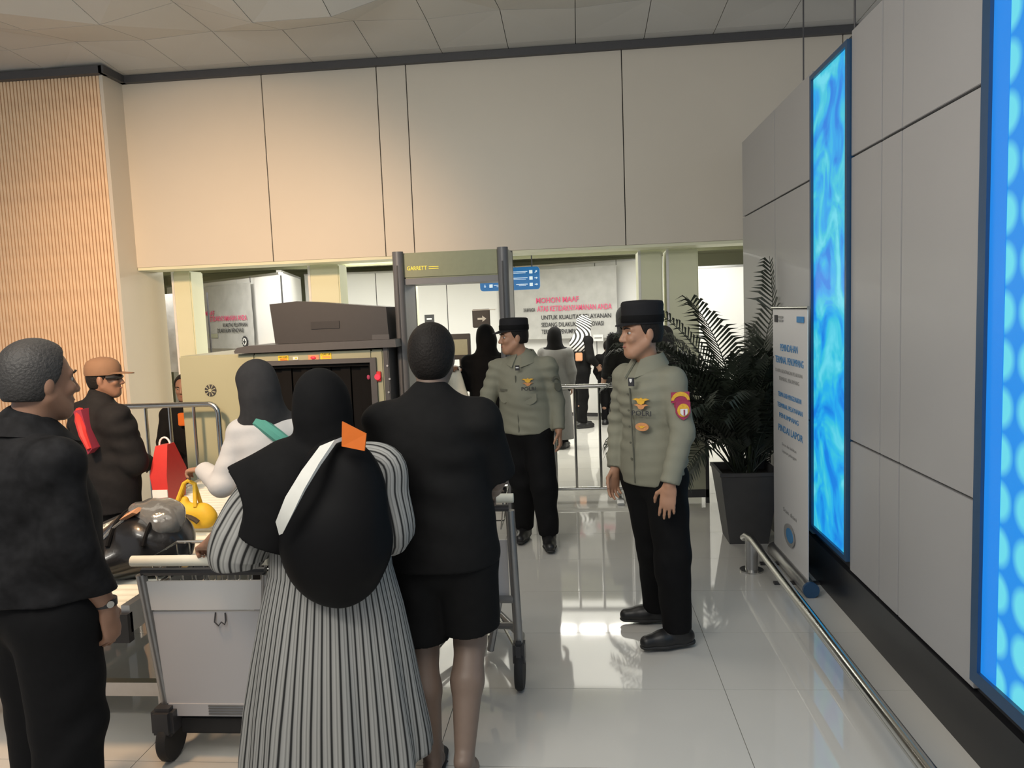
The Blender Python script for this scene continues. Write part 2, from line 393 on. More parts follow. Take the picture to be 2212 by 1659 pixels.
# ------------------------------------------------------------------ people
def hand(S, w, d, n, th, sc=1.0, curl=.25, spread=1.0, fist=False):
    """w wrist, d towards the fingertips, n palm normal, th thumb side"""
    w = np.array(w, float); d = nrm(d); n = nrm(np.array(n)-d*np.dot(n, d)); th = nrm(np.array(th)-d*np.dot(th, d)-n*np.dot(th, n))
    S.cone(w, w+d*.03*sc, .025*sc, .03*sc, .015, (n, .66)); S.cone(w+d*.03*sc, w+d*.078*sc, .038*sc, .039*sc, .012, (n, .36))
    for i, (o, ln) in enumerate(((.0285, .066), (.0095, .076), (-.0095, .071), (-.0275, .054))):
        p = w+d*(.088-.004*abs(i-1))*sc+th*o*sc; dd = nrm(d+th*(o*3.0*spread)); a = curl*(1+.12*i)
        for j, fr in enumerate((.44, .32, .24)):
            a2 = a*(j+.6) if not fist else (1.0, 2.3, 3.3)[j]
            v = dd*math.cos(a2)+n*math.sin(a2); q = p+v*ln*fr*sc
            S.cone(p, q, (.0088, .0082, .0075)[j]*sc, (.0082, .0075, .0066)[j]*sc, .003); p = q
    p = w+d*.022*sc+th*.026*sc
    for v, l, r in ((d*.62+th*.7+n*.35, .040, .0115), (d*.85+th*.3+n*(.5 if not fist else 1.3), .030, .0095), (d*.9+th*.05+n*(.45 if not fist else 1.6), .024, .0082)):
        q = p+nrm(v)*l*sc; S.cone(p, q, r*sc, r*.88*sc, .006); p = q
def head(S, c, f, u=(0, 0, 1), s=1.0):
    c = np.array(c, float); f = nrm(f); u = nrm(np.array(u)-f*np.dot(u, f)); l = np.cross(u, f)
    P = lambda a, b, d: c+(l*a+f*b+u*d)*s
    S.ell(P(0, -.012, .028), np.array((.075, .094, .088))*s, f, u, .02)
    S.ell(P(0, .018, -.035), np.array((.060, .072, .082))*s, f, u, .03)
    S.cone(P(0, .062, -.098), P(0, .045, -.088), .026*s, .034*s, .03)
    for e in (-1, 1):
        S.cone(P(.058*e, .0, -.05), P(.025*e, .055, -.098), .022*s, .02*s, .025)
        S.ell(P(.036*e, .068, -.025), np.array((.022, .02, .02))*s, f, u, .015)
        S.cone(P(.014*e, .082, .024), P(.044*e, .068, .022), .0105*s, .009*s, .012)
        S.ell(P(.030*e, .086, .004), np.array((.016, .014, .011))*s, f, u, .008, 's')
        S.ell(P(.079*e, -.012, -.008), np.array((.011, .019, .033))*s, f+.0*l, u, .008)
    S.cone(P(0, .085, .012), P(0, .106, -.030), .008*s, .0125*s, .012)
    for e in (-1, 1): S.ell(P(.011*e, .096, -.034), np.array((.009, .010, .008))*s, f, u, .006)
    S.cone(P(-.018, .082, -.060), P(.018, .082, -.060), .0075*s, None, .007); S.cone(P(-.015, .082, -.072), P(.015, .082, -.072), .0085*s, None, .007)
def face(par, c, f, u=(0, 0, 1), s=1.0):
    c = np.array(c, float); f = nrm(f); u = nrm(np.array(u)-f*np.dot(u, f)); l = np.cross(u, f)
    P = lambda a, b, d: c+(l*a+f*b+u*d)*s
    for e in (-1, 1):
        M = Matrix([list(l), list(f), list(u)]).transposed()
        ey = ball(P(.030*e, .0725, .003), .0115*s, 10, (1, 1, .72)); o = ey.build('eye', 'eye', par, True)
        ball(P(.030*e, .0805, .003), .0060*s, 8, (1, 1, .9)).build('iris', 'iris', o, True)
        MB().tube([P(.012*e, .0955, .023), P(.03*e, .092, .029), P(.048*e, .078, .024)], [.003*s, .004*s, .002*s], 6).build('eyebrow', 'hair', par, True)
    MB().tube([P(-.022, .083, -.066), P(-.01, .0915, -.064), P(0, .0925, -.065), P(.01, .0915, -.064), P(.022, .083, -.066)], [.002*s, .005*s, .0055*s, .005*s, .002*s], 6).build('lips', 'lip', par, True)
def ball(c, r, n=10, ex=(1, 1, 1)):
    mb = MB(); rings = []
    for i in range(1, n//2+2):
        a = PI*i/(n//2+2); rings.append([(c[0]+r*ex[0]*math.sin(a)*math.cos(2*PI*k/n), c[1]+r*ex[1]*math.sin(a)*math.sin(2*PI*k/n), c[2]+r*ex[2]*math.cos(a)) for k in range(n)])
    return mb.loft(rings)
def hair(par, c, f, u=(0, 0, 1), s=1.0, m='hair', thick=.012, low=-.06, front=.05, vox=.006):
    c = np.array(c, float); f = nrm(f); u = nrm(np.array(u)-f*np.dot(u, f)); l = np.cross(u, f); P = lambda a, b, d: c+(l*a+f*b+u*d)*s
    S = Solid(vox); t = thick
    S.ell(P(0, -.014, .030), np.array((.076+t, .095+t, .090+t))*s, f, u, .02)
    S.ell(P(0, -.040, -.02), np.array((.066+t*.6, .062+t*.6, .075))*s, f, u, .03)
    S.plane(P(0, .0, low), -u+f*.0)
    S.plane(P(0, front, .055), nrm(f*.85-u*.55))                       # hairline above the face
    S.plane(P(0, .012, -.02), nrm(f*.95-u*.30)) if low < -.03 else None
    return S.build('hair', m, par)
class Body:
    """joints of one person; every limb tapers from the joint it hangs on"""
    def __init__(s, **k): s.__dict__.update({a: (np.array(b, float) if isinstance(b, (tuple, list)) else b) for a, b in k.items()})
    def torso(s, S, g=0., k=.05):
        f = s.fB; z = np.array((0, 0, 1.)); w = s.w
        ch = (s.shL+s.shR)/2-z*.10; wa = s.pel+z*.14
        mid = s.neck-z*.02
        S.cone(s.shL-z*.005, s.shR-z*.005, .052*w+g, None, k)
        S.cone(mid+z*.02, mid-z*.07, .055*w+g, .09*w+g, k, (f, .8))
        S.cone(ch+z*.02, wa, .165*w+g, .142*w*s.belly+g, k, (f, .66 if g <= 0 else .76))
        S.cone(wa, s.pel, .142*w*s.belly+g, .165*w+g, k, (f, .70 if g <= 0 else .78))
        if s.belly > 1.02: S.ell((wa*.6+ch*.4)+f*.04, (.11*w+g, .10*w*s.belly+g*1.3, .16), f, (0, 0, 1), .06)
    def skin(s, par, m='skin', vox=.006, legs=True, name='body'):
        S = Solid(vox); w = s.w
        s.torso(S); head(S, s.head, s.fH, s.uH, s.hs)
        uH = nrm(s.uH-nrm(s.fH)*np.dot(s.uH, nrm(s.fH)))
        S.cone(s.neck-np.array((0, 0, .03)), s.head-uH*.07-nrm(s.fH)*.02, .056*w, .052*w, .025)
        for sh, el, wr in ((s.shL, s.elL, s.wrL), (s.shR, s.elR, s.wrR)):
            S.chain([sh, el], [.050*w, .040*w], .03); S.chain([el, el*.6+wr*.4, wr], [.039*w, .040*w, .026*w], .02)
        hand(S, s.wrL, *s.hL, sc=s.hsc, **getattr(s, 'hLk', {})); hand(S, s.wrR, *s.hR, sc=s.hsc, **getattr(s, 'hRk', {}))
        for hp, kn, an, td in ((s.hipL, s.knL, s.anL, s.tL), (s.hipR, s.knR, s.anR, s.tR)):
            td = nrm(td); S.chain([hp, kn], [.085*w, .056*w], .03); bk = nrm(np.array((td[0], td[1], 0))+1e-9)
            S.chain([kn, kn*.65+an*.35-bk*.018, an], [.054*w, .055*w, .034*w], .025)
            S.cone(an-td*.035-np.array((0, 0, .035)), an+td*.06-np.array((0, 0, .045)), .034, .034, .02); S.cone(an+td*.06-np.array((0, 0, .045)), an+td*.15-np.array((0, 0, .055)), .036, .026, .02, ((0, 0, 1), .7))
        o = S.build(name, m, par); face(par, s.head, s.fH, s.uH, s.hs); return o
    def shirt(s, par, m, name='shirt', g=.016, hem=.85, sleeve=1.0, vox=.008, cuff=.036, fold=.004, ffreq=38, loose=0., seed=1, flare=.0, arm=.050):
        S = Solid(vox); w = s.w; s.torso(S, g+loose, .035)
        S.cone(s.pel+np.array((0, 0, .06)), np.array((s.pel[0], s.pel[1], hem-.08)), .160*w+g+loose, .165*w+g+loose+flare, .05, (s.fB, .79))
        for sh, el, wr in ((s.shL, s.elL, s.wrL), (s.shR, s.elR, s.wrR)):
            if sleeve >= 1:
                S.chain([sh, el], [arm*w+g, .041*w+g+loose*.5], .022); S.cone(el, wr+(el-wr)*.03, .041*w+g+loose*.5, cuff, .02, None, True)
            else:
                e = sh+(el-sh)*sleeve; S.cone(sh, e, arm*w+g, .058*w+g+loose*.3, .03, None, True)
        S.plane((0, 0, hem), (0, 0, -1))
        return S.build(name, m, par, fold, ffreq, (0.15, 0, 1), seed)
    def trousers(s, par, m, name='trousers', g=.014, end=1.0, waist=.05, vox=.008, cuff=.062, fold=.004, seed=3, knee=.062):
        S = Solid(vox); w = s.w; z = np.array((0, 0, 1.))
        S.cone(s.pel+z*waist, s.pel-z*.02, .132*w+g, .160*w+g, .04, (s.fB, .68), False, True)
        for hp, kn, an in ((s.hipL, s.knL, s.anL), (s.hipR, s.knR, s.anR)):
            S.cone(s.pel-z*.02, hp, .12*w, .09*w+g, .05)
            if end >= 1: S.cone(hp, kn, .092*w+g, knee*w+g, .03); S.cone(kn, an, knee*w+g, cuff, .02, None, True)
            else: S.cone(hp, hp+(kn-hp)*end, .095*w+g, knee*w+.022+g, .012, None, True)
        return S.build(name, m, par, fold, 30, (0.1, .2, 1), seed)
    def shoes(s, par, m, name='shoe', tall=0., vox=.006):
        for an, td, kn in ((s.anL, s.tL, s.knL), (s.anR, s.tR, s.knR)):
            S = Solid(vox); td = nrm(td); up = nrm(np.cross(np.cross(td, (0, 0, 1.)), td)); b = an-up*.072
            S.cone(b-td*.05+up*.028, b+td*.08+up*.026, .040, .042, .02); S.cone(b+td*.06+up*.028, b+td*.165+up*.022, .044, .034, .03)
            S.cone(b-td*.02+up*.03, an+up*.02, .046, .046, .03)
            if tall: S.cone(an, an+(kn-an)*tall, .048, .056, .03, None, True)
            S.plane(b-up*.012, -up)
            o = S.build(name, m, par)
            sm = Solid(vox); sm.cone(b-td*.05, b+td*.07, .046, .048, .02, (up, .34)); sm.cone(b+td*.07, b+td*.165, .048, .036, .02, (up, .34)); sm.build('sole', 'rubber', o)
def cap_ring(par, name, m, c, f, prof, ex, ey, n=32, u=(0, 0, 1)):
    f = nrm(f); rot = math.atan2(f[1], f[0])
    return MB().lathe(prof, c, n, ex, ey, rot).build(name, m, par, True)

# ================================================================== THE SETTING
# floor: slab of grout with 1.2 x 0.6 m tiles standing just proud of it
XT = [-6.6+1.2*i for i in range(7)]
fl = struct('floor', MB().box((-9, -3.5, -.2), (4.5, 15, -.004)), 'grout')
tile = None
for j in range(17):
    y0 = 1.516+.6*j
    for i in range(-1, 7):
        x0 = -6.6+1.2*i
        if x0+1.2 > 2.0: continue
        if tile is None: tile = MB().box((.0015, .0015, -.004), (1.1985, .5985, 0), 0).build('floor_tile', 'floor_tile', fl); o = tile
        else: o = tile.copy(); COL.objects.link(o)
        o.location = (x0, y0, 0)
rest = MB().box((-9, -3.5, -.004), (4.5, 1.515, -.0005)).box((-9, 11.717, -.004), (4.5, 15, -.0005)).box((1.802, 1.516, -.004), (4.5, 11.717, -.0005))
rest.build('floor_border', 'floor_tile', fl)
# ceiling of folded metal tiles
ce = struct('ceiling', MB().box((-9, -3.5, 4.2), (4.5, 7.6, 4.3)), 'trim_dark')
hgt = {}
def gh(i, j):
    if j < 0: return 0
    return {0: .03, 1: -.13, 2: .06, 3: -.06}[(i*2+j*3+(i*j) % 3) % 4]
for j in range(-3, 5):
    for i in range(-10, 5):
        x0, y0 = .052+.61*i, 6.42-.61*j
        x1, y1 = x0+.604, y0+.604
        z = [4.105+gh(i, j), 4.105+gh(i+1, j), 4.105+gh(i+1, j-1), 4.105+gh(i, j-1)]
        if j < 0: z = [4.105]*4; y1 = min(y1, 7.19)
        if y0 > 7.1: continue
        v = [(x0, y0, z[0]), (x1, y0, z[1]), (x1, y1, z[2]), (x0, y1, z[3])]
        v += [(a, b, c+.02) for a, b, c in v]
        d = (i+j) % 2
        f = [(0, 2, 1), (0, 3, 2)] if d else [(0, 3, 1), (1, 3, 2)]
        f += [(4, 5, 6), (4, 6, 7)] if d else [(4, 5, 7), (5, 6, 7)]
        f += [(0, 1, 5, 4), (1, 2, 6, 5), (2, 3, 7, 6), (3, 0, 4, 7)]
        MB().add(v, f).build('ceiling_tile', 'ceiling_tile', ce)
for i in range(6):
    for j in range(3): MB().box((-8.4+1.8*i, -3.2+1.5*j, 4.13), (-6.62+1.8*i, -1.72+1.5*j, 4.15)).build('ceiling_panel', 'ceiling_tile', ce)
# bulkhead over the opening: five cladding panels on a dark core
wb = struct('wall_back', MB().box((-4.34, 7.225, 2.30), (4.2, 7.55, 4.2)), 'joint')
xs = [-4.335, -2.92, -1.81, -1.53, .46, 2.4, 4.2]
for a, b in zip(xs[:-1], xs[1:]): MB().box((a+.004, 7.2, 2.29), (b-.005, 7.228, 4.035), .002).build('panel', 'panel', wb)
MB().box((-4.3, 7.2, 2.262), (4.2, 7.56, 2.288)).build('soffit', 'cream', wb)
struct('trim_1', MB().box((-4.30, 7.15, 4.035), (4.2, 7.24, 4.10)), 'trim_dark')
struct('trim_2', MB().box((-9, 6.83, 4.035), (-4.27, 6.93, 4.10)).box((-4.30, 6.83, 4.035), (-4.25, 7.2, 4.10)), 'trim_dark')
# slatted timber wall at the left
wl = struct('wall_left', MB().box((-9, 6.935, 0), (-4.34, 7.64, 4.2)), 'slat_back')
slat = None
for i in range(64):
    if slat is None: slat = MB().box((0, 6.90, .17), (.023, 6.94, 4.035)).build('slat', 'slat_wood', wl); o = slat
    else: o = slat.copy(); COL.objects.link(o)
    o.location.x = -4.336-.034*i
MB().box((-4.34, 6.895, 0), (-4.305, 7.66, 4.05)).build('end_panel', 'panel', wl)
MB().box((-9, 6.90, 0), (-4.345, 6.94, .16)).build('plinth', 'skirt', wl)
# cladding wall with light screens at the right
wr = struct('wall_right', MB().box((1.44, .6, 0), (1.75, 6.72, 3.06)), 'joint')
for a, b in ((.6, 1.98), (2.83, 3.512), (3.512, 3.735), (3.735, 4.135), (4.78, 5.66), (5.66, 6.73)):
    for c, d in ((.252, .967), (.967, 2.44), (2.44, 3.07)):
        MB().box((1.42, a+.0055, c+.0055), (1.445, b-.0055, d-.0055), .002).build('panel', 'panel_grey', wr)
struct('baseboard_right', MB().box((1.408, .6, 0), (1.445, 6.72, .248)), 'skirt')
# inner hall beyond the opening
struct('ceiling_inner', MB().box((-8, 7.56, 2.62), (4.5, 15, 2.75)), 'cream').name = 'ceiling'
struct('wall_far', MB().box((-8, 14.2, 0), (4.5, 14.4, 2.62)), 'cream').name = 'wall_far'
struct('wall_inner_left', MB().box((-8.1, 7.9, 0), (-7.9, 14.2, 2.62)), 'cream').name = 'wall_far_left'
struct('wall_inner_right', MB().box((3.2, 7.56, 0), (3.35, 14.2, 2.62)), 'white_wall').name = 'wall_far_right'
for n, (x0, x1, y0, y1) in enumerate(((-4.17, -3.97, 7.58, 7.85), (-2.72, -2.40, 7.58, 7.85), (.60, .83, 7.58, 7.95), (.875, 1.18, 7.62, 7.95))):
    t = thing('column', ['pale square column nearest the slatted timber wall', 'pale square column behind the scanner, right of its dark top box', 'pale square column behind the capped officer in front', 'pale square column just behind the palm fronds'][n], 'column', ((x0+x1)/2, (y0+y1)/2, 0), 'columns under the bulkhead')
    MB().box((x0, y0, .12), (x1, y1, 2.262), .012).build('shaft', 'cream', t); MB().box((x0-.012, y0-.012, 0), (x1+.012, y1+.012, .12)).build('base', 'steel_brush', t)
    MB().box((x0-.004, y0-.006, .12), (x0+.02, y0+.01, 2.262)).build('corner_strip', 'white', t)
def hoarding(label, pts, zt, n):
    (xa, ya), (xb, yb) = pts; d = nrm((xb-xa, yb-ya, 0)); L = math.hypot(xb-xa, yb-ya)
    t = thing('hoarding', label, 'partition', (xa, ya, 0), 'white hoarding in the inner hall', math.atan2(d[1], d[0]), True)
    for i in range(n): MB().box((L*i/n+.006, 0, .06), (L*(i+1)/n-.006, .05, zt)).build('panel', 'white_wall', t)
    MB().box((0, .02, 0), (L, .04, zt-.01)).build('backing', 'joint', t); MB().box((0, -.006, zt), (L, .06, zt+.03)).build('top_rail', 'steel_brush', t)
    return t
hoarding('white hoarding running back behind the left banner', ((-6.75, 12.08), (-3.955, 9.9)), 2.33, 3)
hoarding('short white hoarding return behind the left half of the dark scanner box', ((-3.95, 9.96), (-4.40, 11.9)), 2.36, 1)
hoarding('long white hoarding seen through the metal detector gate', ((-4.38, 12.0), (-1.0, 12.5)), 2.42, 3)
hoarding('white hoarding carrying the large banner behind the officers', ((-1.0, 12.5), (1.55, 11.6)), 2.42, 2)
hoarding('white hoarding at the far right beside the palm', ((1.55, 10.6), (2.6, 10.6)), 2.2, 1)
struct('trim_3', MB().box((-7.8, 11.2, 2.48), (3.1, 11.35, 2.62)), 'gate_beam')
def lamp(x0, x1, y, k, label):
    t = thing('ceiling_light', label, 'light', ((x0+x1)/2, y, 2.62), 'linear ceiling lights in the inner hall')
    MB().box((x0, y-.04, 2.595), (x1, y+.04, 2.62)).build('housing', 'white', t); MB().box((x0+.01, y-.033, 2.585), (x1-.01, y+.033, 2.596)).build('diffuser', 'lamp_white', t)
lamp(-5.45, -4.55, 9.3, 0, 'leftmost slim ceiling light, above the left banner'); lamp(-3.45, -1.95, 10.0, 1, 'nearer slim ceiling light above the scanner and gate'); lamp(-3.45, -1.95, 11.2, 1, 'farther slim ceiling light above the scanner and gate')

for k_, x_ in (('left', -.33), ('middle', .07), ('right', .47)):
    lamp(x_-.18, x_+.18, 9.9, 2, 'short slim ceiling light above the large banner, nearer row, '+k_+' of three'); lamp(x_-.18, x_+.18, 11.3, 3, 'short slim ceiling light close to the large banner, farther row, '+k_+' of three')
lamp(1.65, 2.15, 9.6, 4, 'rightmost slim ceiling light, near the right wall')

# ================================================================== LIGHT SCREENS ON THE RIGHT WALL
def screen(name, label, y0, y1, z0, z1, m, fw):
    t = thing(name, label, 'screen', (1.42, (y0+y1)/2, z0))
    MB().box((1.40, y0, z0), (1.445, y0+fw, z1)).box((1.40, y1-fw, z0), (1.445, y1, z1)).box((1.40, y0+fw, z0), (1.445, y1-fw, z0+fw)).box((1.40, y0+fw, z1-fw), (1.445, y1-fw, z1)).build('frame', 'led_frame', t)
    eb = .10 if m == 'led_dots' else 0
    MB().box((1.415, y0+fw, z0+fw), (1.44, y1-fw-eb, z1-fw)).build('display', m, t)
    if eb: MB().box((1.413, y1-fw-eb, z0+fw), (1.44, y1-fw, z1-fw)).build('edge_glow', 'led_edge', t)
screen('wall_screen', 'tall narrow blue screen with cloudy pattern in the middle of the right wall', 4.14, 4.775, .30, 3.03, 'led_cloud', .028)
screen('wall_screen', 'tall blue screen with large round light dots at the right edge', 1.99, 2.825, .30, 3.6, 'led_dots', .05)
for lab, x, y, b in (('thin cable hanging from ceiling nearer the bulkhead', 1.5, 5.24, 3.07), ('thin cable hanging from ceiling above the cloudy screen', 1.5, 4.32, 3.07)):
    tag(MB().tube([(x, y, b), (x, y, 4.1)], .005, 6).build('suspension_cable', 'dark_metal'), lab, 'cable', 'hanging cables')
# low guard rail
t = thing('guard_rail', 'low steel guard rail along the foot of the right wall', 'rail', (1.06, 3.6, 0))
MB().tube([(1.045, 5.02, .17), (1.05, 4.95, .205), (1.055, 4.8, .22), (1.06, 1.2, .235)], .024, 12).build('pipe', 'chrome', t, True)
MB().tube([(1.125, 4.95, .10), (1.13, 1.2, .10)], .016, 10).build('lower_pipe', 'chrome', t, True)
for y in (4.86, 1.75):
    o = MB().lathe([(.04, .012), (.04, .20)], (1.06, y, 0), 16).build('post', 'steel_brush', t, True); MB().lathe([(.075, 0), (.075, .01), (.05, .016)], (1.06, y, 0), 20).build('base_flange', 'chrome', o, True)
# small floor strip light dot
# standee
t = thing('roll_up_banner', 'white roll-up banner stand with blue lettering along the right wall', 'banner', (1.28, 4.79, 0))
S0, S1 = np.array((1.275, 5.16, 0)), np.array((1.29, 4.43, 0))
MB().prism([(1.275, 5.15, .06), (1.29, 4.44, .06), (1.29, 4.44, 1.67), (1.275, 5.15, 1.67)], (.004, 0, 0)).build('sheet', 'standee', t)
MB().tube([(1.28, 5.18, .045), (1.293, 4.40, .045)], .044, 16).build('case', 'steel_brush', t, True)
MB().tube([(1.293, 4.405, .045), (1.2935, 4.385, .045)], .047, 16).build('end_cap', 'led_frame', t, True)
MB().tube([(1.277, 5.17, 1.675), (1.29, 4.42, 1.675)], .010, 8).build('top_bar', 'chrome', t, True)
for y in (4.62, 4.98): MB().box((1.14, y-.02, 0), (1.44, y+.02, .012)).build('foot', 'dark_metal', t)
sx = nrm(S1-S0); su = (0, 0, 1)
def st(s, z, h, m='black_print', a=.1, w=None, align='LEFT'):
    p = np.array((1.275, 5.15, z))+sx*a; text('print', s, m, p, sx, su, h, t, w, align)
st('PEMINDAHAN', 1.405, .044, 'blue_print', .17, .36); st('TERMINAL PENUMPANG', 1.325, .044, 'blue_print', .06, .58)
st('DI AREA KEDATANGAN PELABUHAN', 1.265, .022, 'grey_print', .06, .56); st('TERMINAL PENUMPANG', 1.215, .024, 'grey_print', .14, .42)
st('TERIMA KASIH MENGGUNAKAN', 1.11, .030, 'blue_print', .12, .48); st('TERMINAL PELAYANAN', 1.04, .030, 'blue_print', .10, .52); st('PENUMPANG', .975, .030, 'blue_print', .14, .40)
st('PINDAI LAPOR', .885, .044, 'blue_print', .12, .50)
st('Saran dan keluhan', .80, .018, 'grey_print', .2, .3); st('Layanan pelanggan', .755, .018, 'grey_print', .2, .3)
MB().box((1.2715, 5.03, 1.585), (1.2745, 5.10, 1.63)).build('emblem', 'black_print', t)
for k in range(2): MB().box((1.2715, 4.91, 1.59+.022*k), (1.2745, 5.01, 1.602+.022*k)).build('print', 'grey_print', t)
MB().box((1.279, 4.49, 1.59), (1.284, 4.62, 1.625)).build('emblem', 'blue_print', t)
st('Scan disini', .375, .026, 'grey_print', .22, .28)
MB().lathe([(.07, 0), (.07, .003)], (0, 0, 0), 20, 1, 1.7, 0, Matrix.Translation((1.278, 4.79, .25)) @ Matrix.Rotation(-PI/2, 4, 'Y')).build('emblem', 'grey_print', t)
MB().lathe([(.045, 0), (.045, .003)], (0, 0, 0), 20, 1, 1.7, 0, Matrix.Translation((1.275, 4.77, .255)) @ Matrix.Rotation(-PI/2, 4, 'Y')).build('emblem', 'blue_print', t)

# ================================================================== CHECKPOINT EQUIPMENT
# baggage scanner
t = thing('baggage_scanner', 'large greenish grey baggage x-ray scanner with dark tunnel mouth', 'scanner', (-2.25, 6.3, 0))
X0, X1, Y0, Y1, ZT = -3.08, -1.47, 5.6, 7.0, 1.475
ta, tb, tz0, tz1 = -2.47, -1.57, .55, 1.385
MB().box((X0, Y0, .05), (ta, Y1, ZT), .012).box((tb, Y0, .05), (X1, Y1, ZT), .012).box((ta, Y0+.001, tz1), (tb, Y1-.001, ZT-.002)).box((ta, Y0+.001, .05), (tb, Y1-.001, tz0)).build('cabinet', 'machine', t)
MB().box((ta+.001, Y1-.1, tz0), (tb-.001, Y1-.05, tz1)).box((ta+.001, Y0+.01, tz1-.03), (tb-.001, Y1-.05, tz1-.001)).box((ta+.001, Y0+.01, tz0), (ta+.02, Y1-.06, tz1-.03)).box((tb-.02, Y0+.01, tz0), (tb-.001, Y1-.06, tz1-.03)).build('tunnel_lining', 'tunnel_black', t)
MB().box((ta-.03, Y0-.025, tz1-.005), (tb+.045, Y0+.004, tz1+.03)).box((tb, Y0-.025, .62), (tb+.045, Y0+.004, tz1-.005)).box((ta-.03, Y0-.025, .62), (ta+.005, Y0+.004, tz1-.005)).build('tunnel_frame', 'mid_plastic', t)
for i in range(11):
    x = ta+.03+i*.0775; y = Y0+.05+.02*(i % 2)
    MB().add([(x, y, tz1-.03), (x+.072, y+.004, tz1-.03), (x+.070, y-.012, .66), (x+.002, y-.016, .66), (x, y+.006, tz1-.03), (x+.072, y+.010, tz1-.03), (x+.070, y-.006, .66), (x+.002, y-.010, .66)], [(0, 1, 2, 3), (7, 6, 5, 4), (0, 4, 5, 1), (1, 5, 6, 2), (2, 6, 7, 3), (3, 7, 4, 0)]).build('curtain_strip', 'tunnel_black', t)
MB().box((X1, Y0-.012, .05), (-1.428, Y1, 1.5), .006).build('side_cover', 'mid_plastic', t)
for i in range(7): MB().lathe([(.008, 0), (.008, .006)], (0, 0, 0), 8, M=Matrix.Translation((-1.44+.012*(i % 2), Y0-.012, .75+.1*i)) @ Matrix.Rotation(PI/2, 4, 'X')).build('bolt', 'steel_brush', t)
lid = [(-2.60, 1.482), (-2.605, 1.50), (-2.58, 1.525), (-2.5, 1.538), (-1.36, 1.548), (-1.355, 1.49)]
MB().prism([(x, Y0-.06, z) for x, z in lid], (0, .9, 0)).build('lid', 'mid_plastic', t)
fan = MB().lathe([(.046, 0), (.046, .006), (.03, .008)], (0, 0, 0), 24, M=Matrix.Translation((-2.84, Y0, 1.205)) @ Matrix.Rotation(PI/2, 4, 'X')).build('speaker', 'mid_plastic', t)
for k in range(18):
    a = 2*PI*k/18; MB().prism([(-2.84+r*math.cos(a+da), Y0-.008, 1.205+r*math.sin(a+da)) for r, da in ((.018, -.12), (.044, -.09), (.044, .09), (.018, .12))], (0, -.004, 0)).build('grille_bar', 'machine' if k % 2 else 'joint', fan)
MB().lathe([(.014, 0), (.014, .014)], (0, 0, 0), 12, M=Matrix.Translation((-2.84, Y0, 1.205)) @ Matrix.Rotation(PI/2, 4, 'X')).build('hub', 'machine', fan)
yf = Y0-.002
def label_plate(x0, z0, x1, z1, m, title, lines):
    o = MB().box((x0, yf-.003, z0), (x1, yf+.001, z1)).build('warning_label', m, t)
    text('print', title, 'black_print', (x0+.004, yf-.003, z1-.016), (1, 0, 0), (0, 0, 1), .013, o, (x1-x0)-.01)
    for k in range(lines): MB().box((x0+.015, yf-.005, z1-.028-.011*k), (x1-.008, yf-.002, z1-.022-.011*k)).build('print', 'red' if lines == 3 else 'orange_print', o)
label_plate(-2.285, 1.398, -2.205, 1.452, 'yellow', 'DANGER', 3); label_plate(-1.955, 1.405, -1.87, 1.462, 'yellow', 'LOAD UP', 2)
MB().box((-2.17, yf-.003, 1.418), (-2.13, yf, 1.44)).build('sticker', 'white', t); MB().box((-2.152, yf-.005, 1.424), (-2.138, yf-.002, 1.435)).build('sticker', 'yellow', t)
o = MB().box((-2.05, yf-.003, 1.41), (-1.965, yf, 1.45)).build('sticker', 'paper_orange', t); ball((-2.01, yf-.01, 1.43), .016, 10, (1.3, .6, .7)).build('indicator_lamp', 'red_lamp', o, True)
o = MB().box((-1.548, yf-.02, 1.235), (-1.492, yf, 1.31), .004).build('switch_box', 'red', t)
MB().lathe([(.02, 0), (.024, .012), (.02, .022)], (0, 0, 0), 16, M=Matrix.Translation((-1.515, yf-.02, 1.27)) @ Matrix.Rotation(PI/2, 4, 'X')).build('stop_button', 'red_lamp', o, True)
ball((-1.585, yf-.03, 1.27), .012, 8, (1, .5, 1.6)).build('indicator_lamp', 'patch_red', t, True)
# hood on top
t = thing('scanner_hood', 'dark sloping equipment box standing on top of the scanner', 'box', (-1.9, 5.8, 1.548))
bp = [(-2.31, 1.542), (-2.335, 1.845), (-2.12, 1.86), (-1.435, 1.79), (-1.425, 1.548)]
MB().prism([(x, Y0+.02, z) for x, z in bp], (0, .5, 0)).build('housing', 'dark_box', t)
MB().box((-2.02, Y0+.012, 1.645), (-1.80, Y0+.021, 1.70)).build('name_plate', 'black_plastic', t)
MB().box((-1.55, Y0+.005, 1.548), (-1.42, Y0+.021, 1.585)).build('trim_strip', 'mid_plastic', t)
# roller conveyor
t = thing('roller_conveyor', 'steel roller conveyor leading into the scanner', 'conveyor', (-2.2, 4.2, 0))
cx0, cx1, cy0, cy1, cz = -2.70, -1.79, 2.74, 5.57, .62
MB().box((cx0, cy0, cz-.10), (cx0+.035, cy1, cz+.01)).build('side_rail', 'steel_brush', t); MB().box((cx1-.035, cy0, cz-.10), (cx1, cy1, cz+.01)).build('side_rail', 'steel_brush', t)
MB().box((cx0, cy0-.02, cz-.135), (cx1, cy0+.015, cz-.02)).build('end_plate', 'black_plastic', t)
MB().box((cx0+.035, cy0+.015, cz-.085), (cx1-.035, cy1, cz-.07)).build('tray', 'machine', t)
r0 = None
for i in range(44):
    y = cy0+.05+i*.064
    if r0 is None: r0 = MB().tube([(cx0+.036, y, cz-.018), (cx1-.036, y, cz-.018)], .024, 12).build('roller', 'grip', t, True); o = r0; yb = y
    else: o = r0.copy(); COL.objects.link(o); o.location.y = r0.location.y+(y-yb)
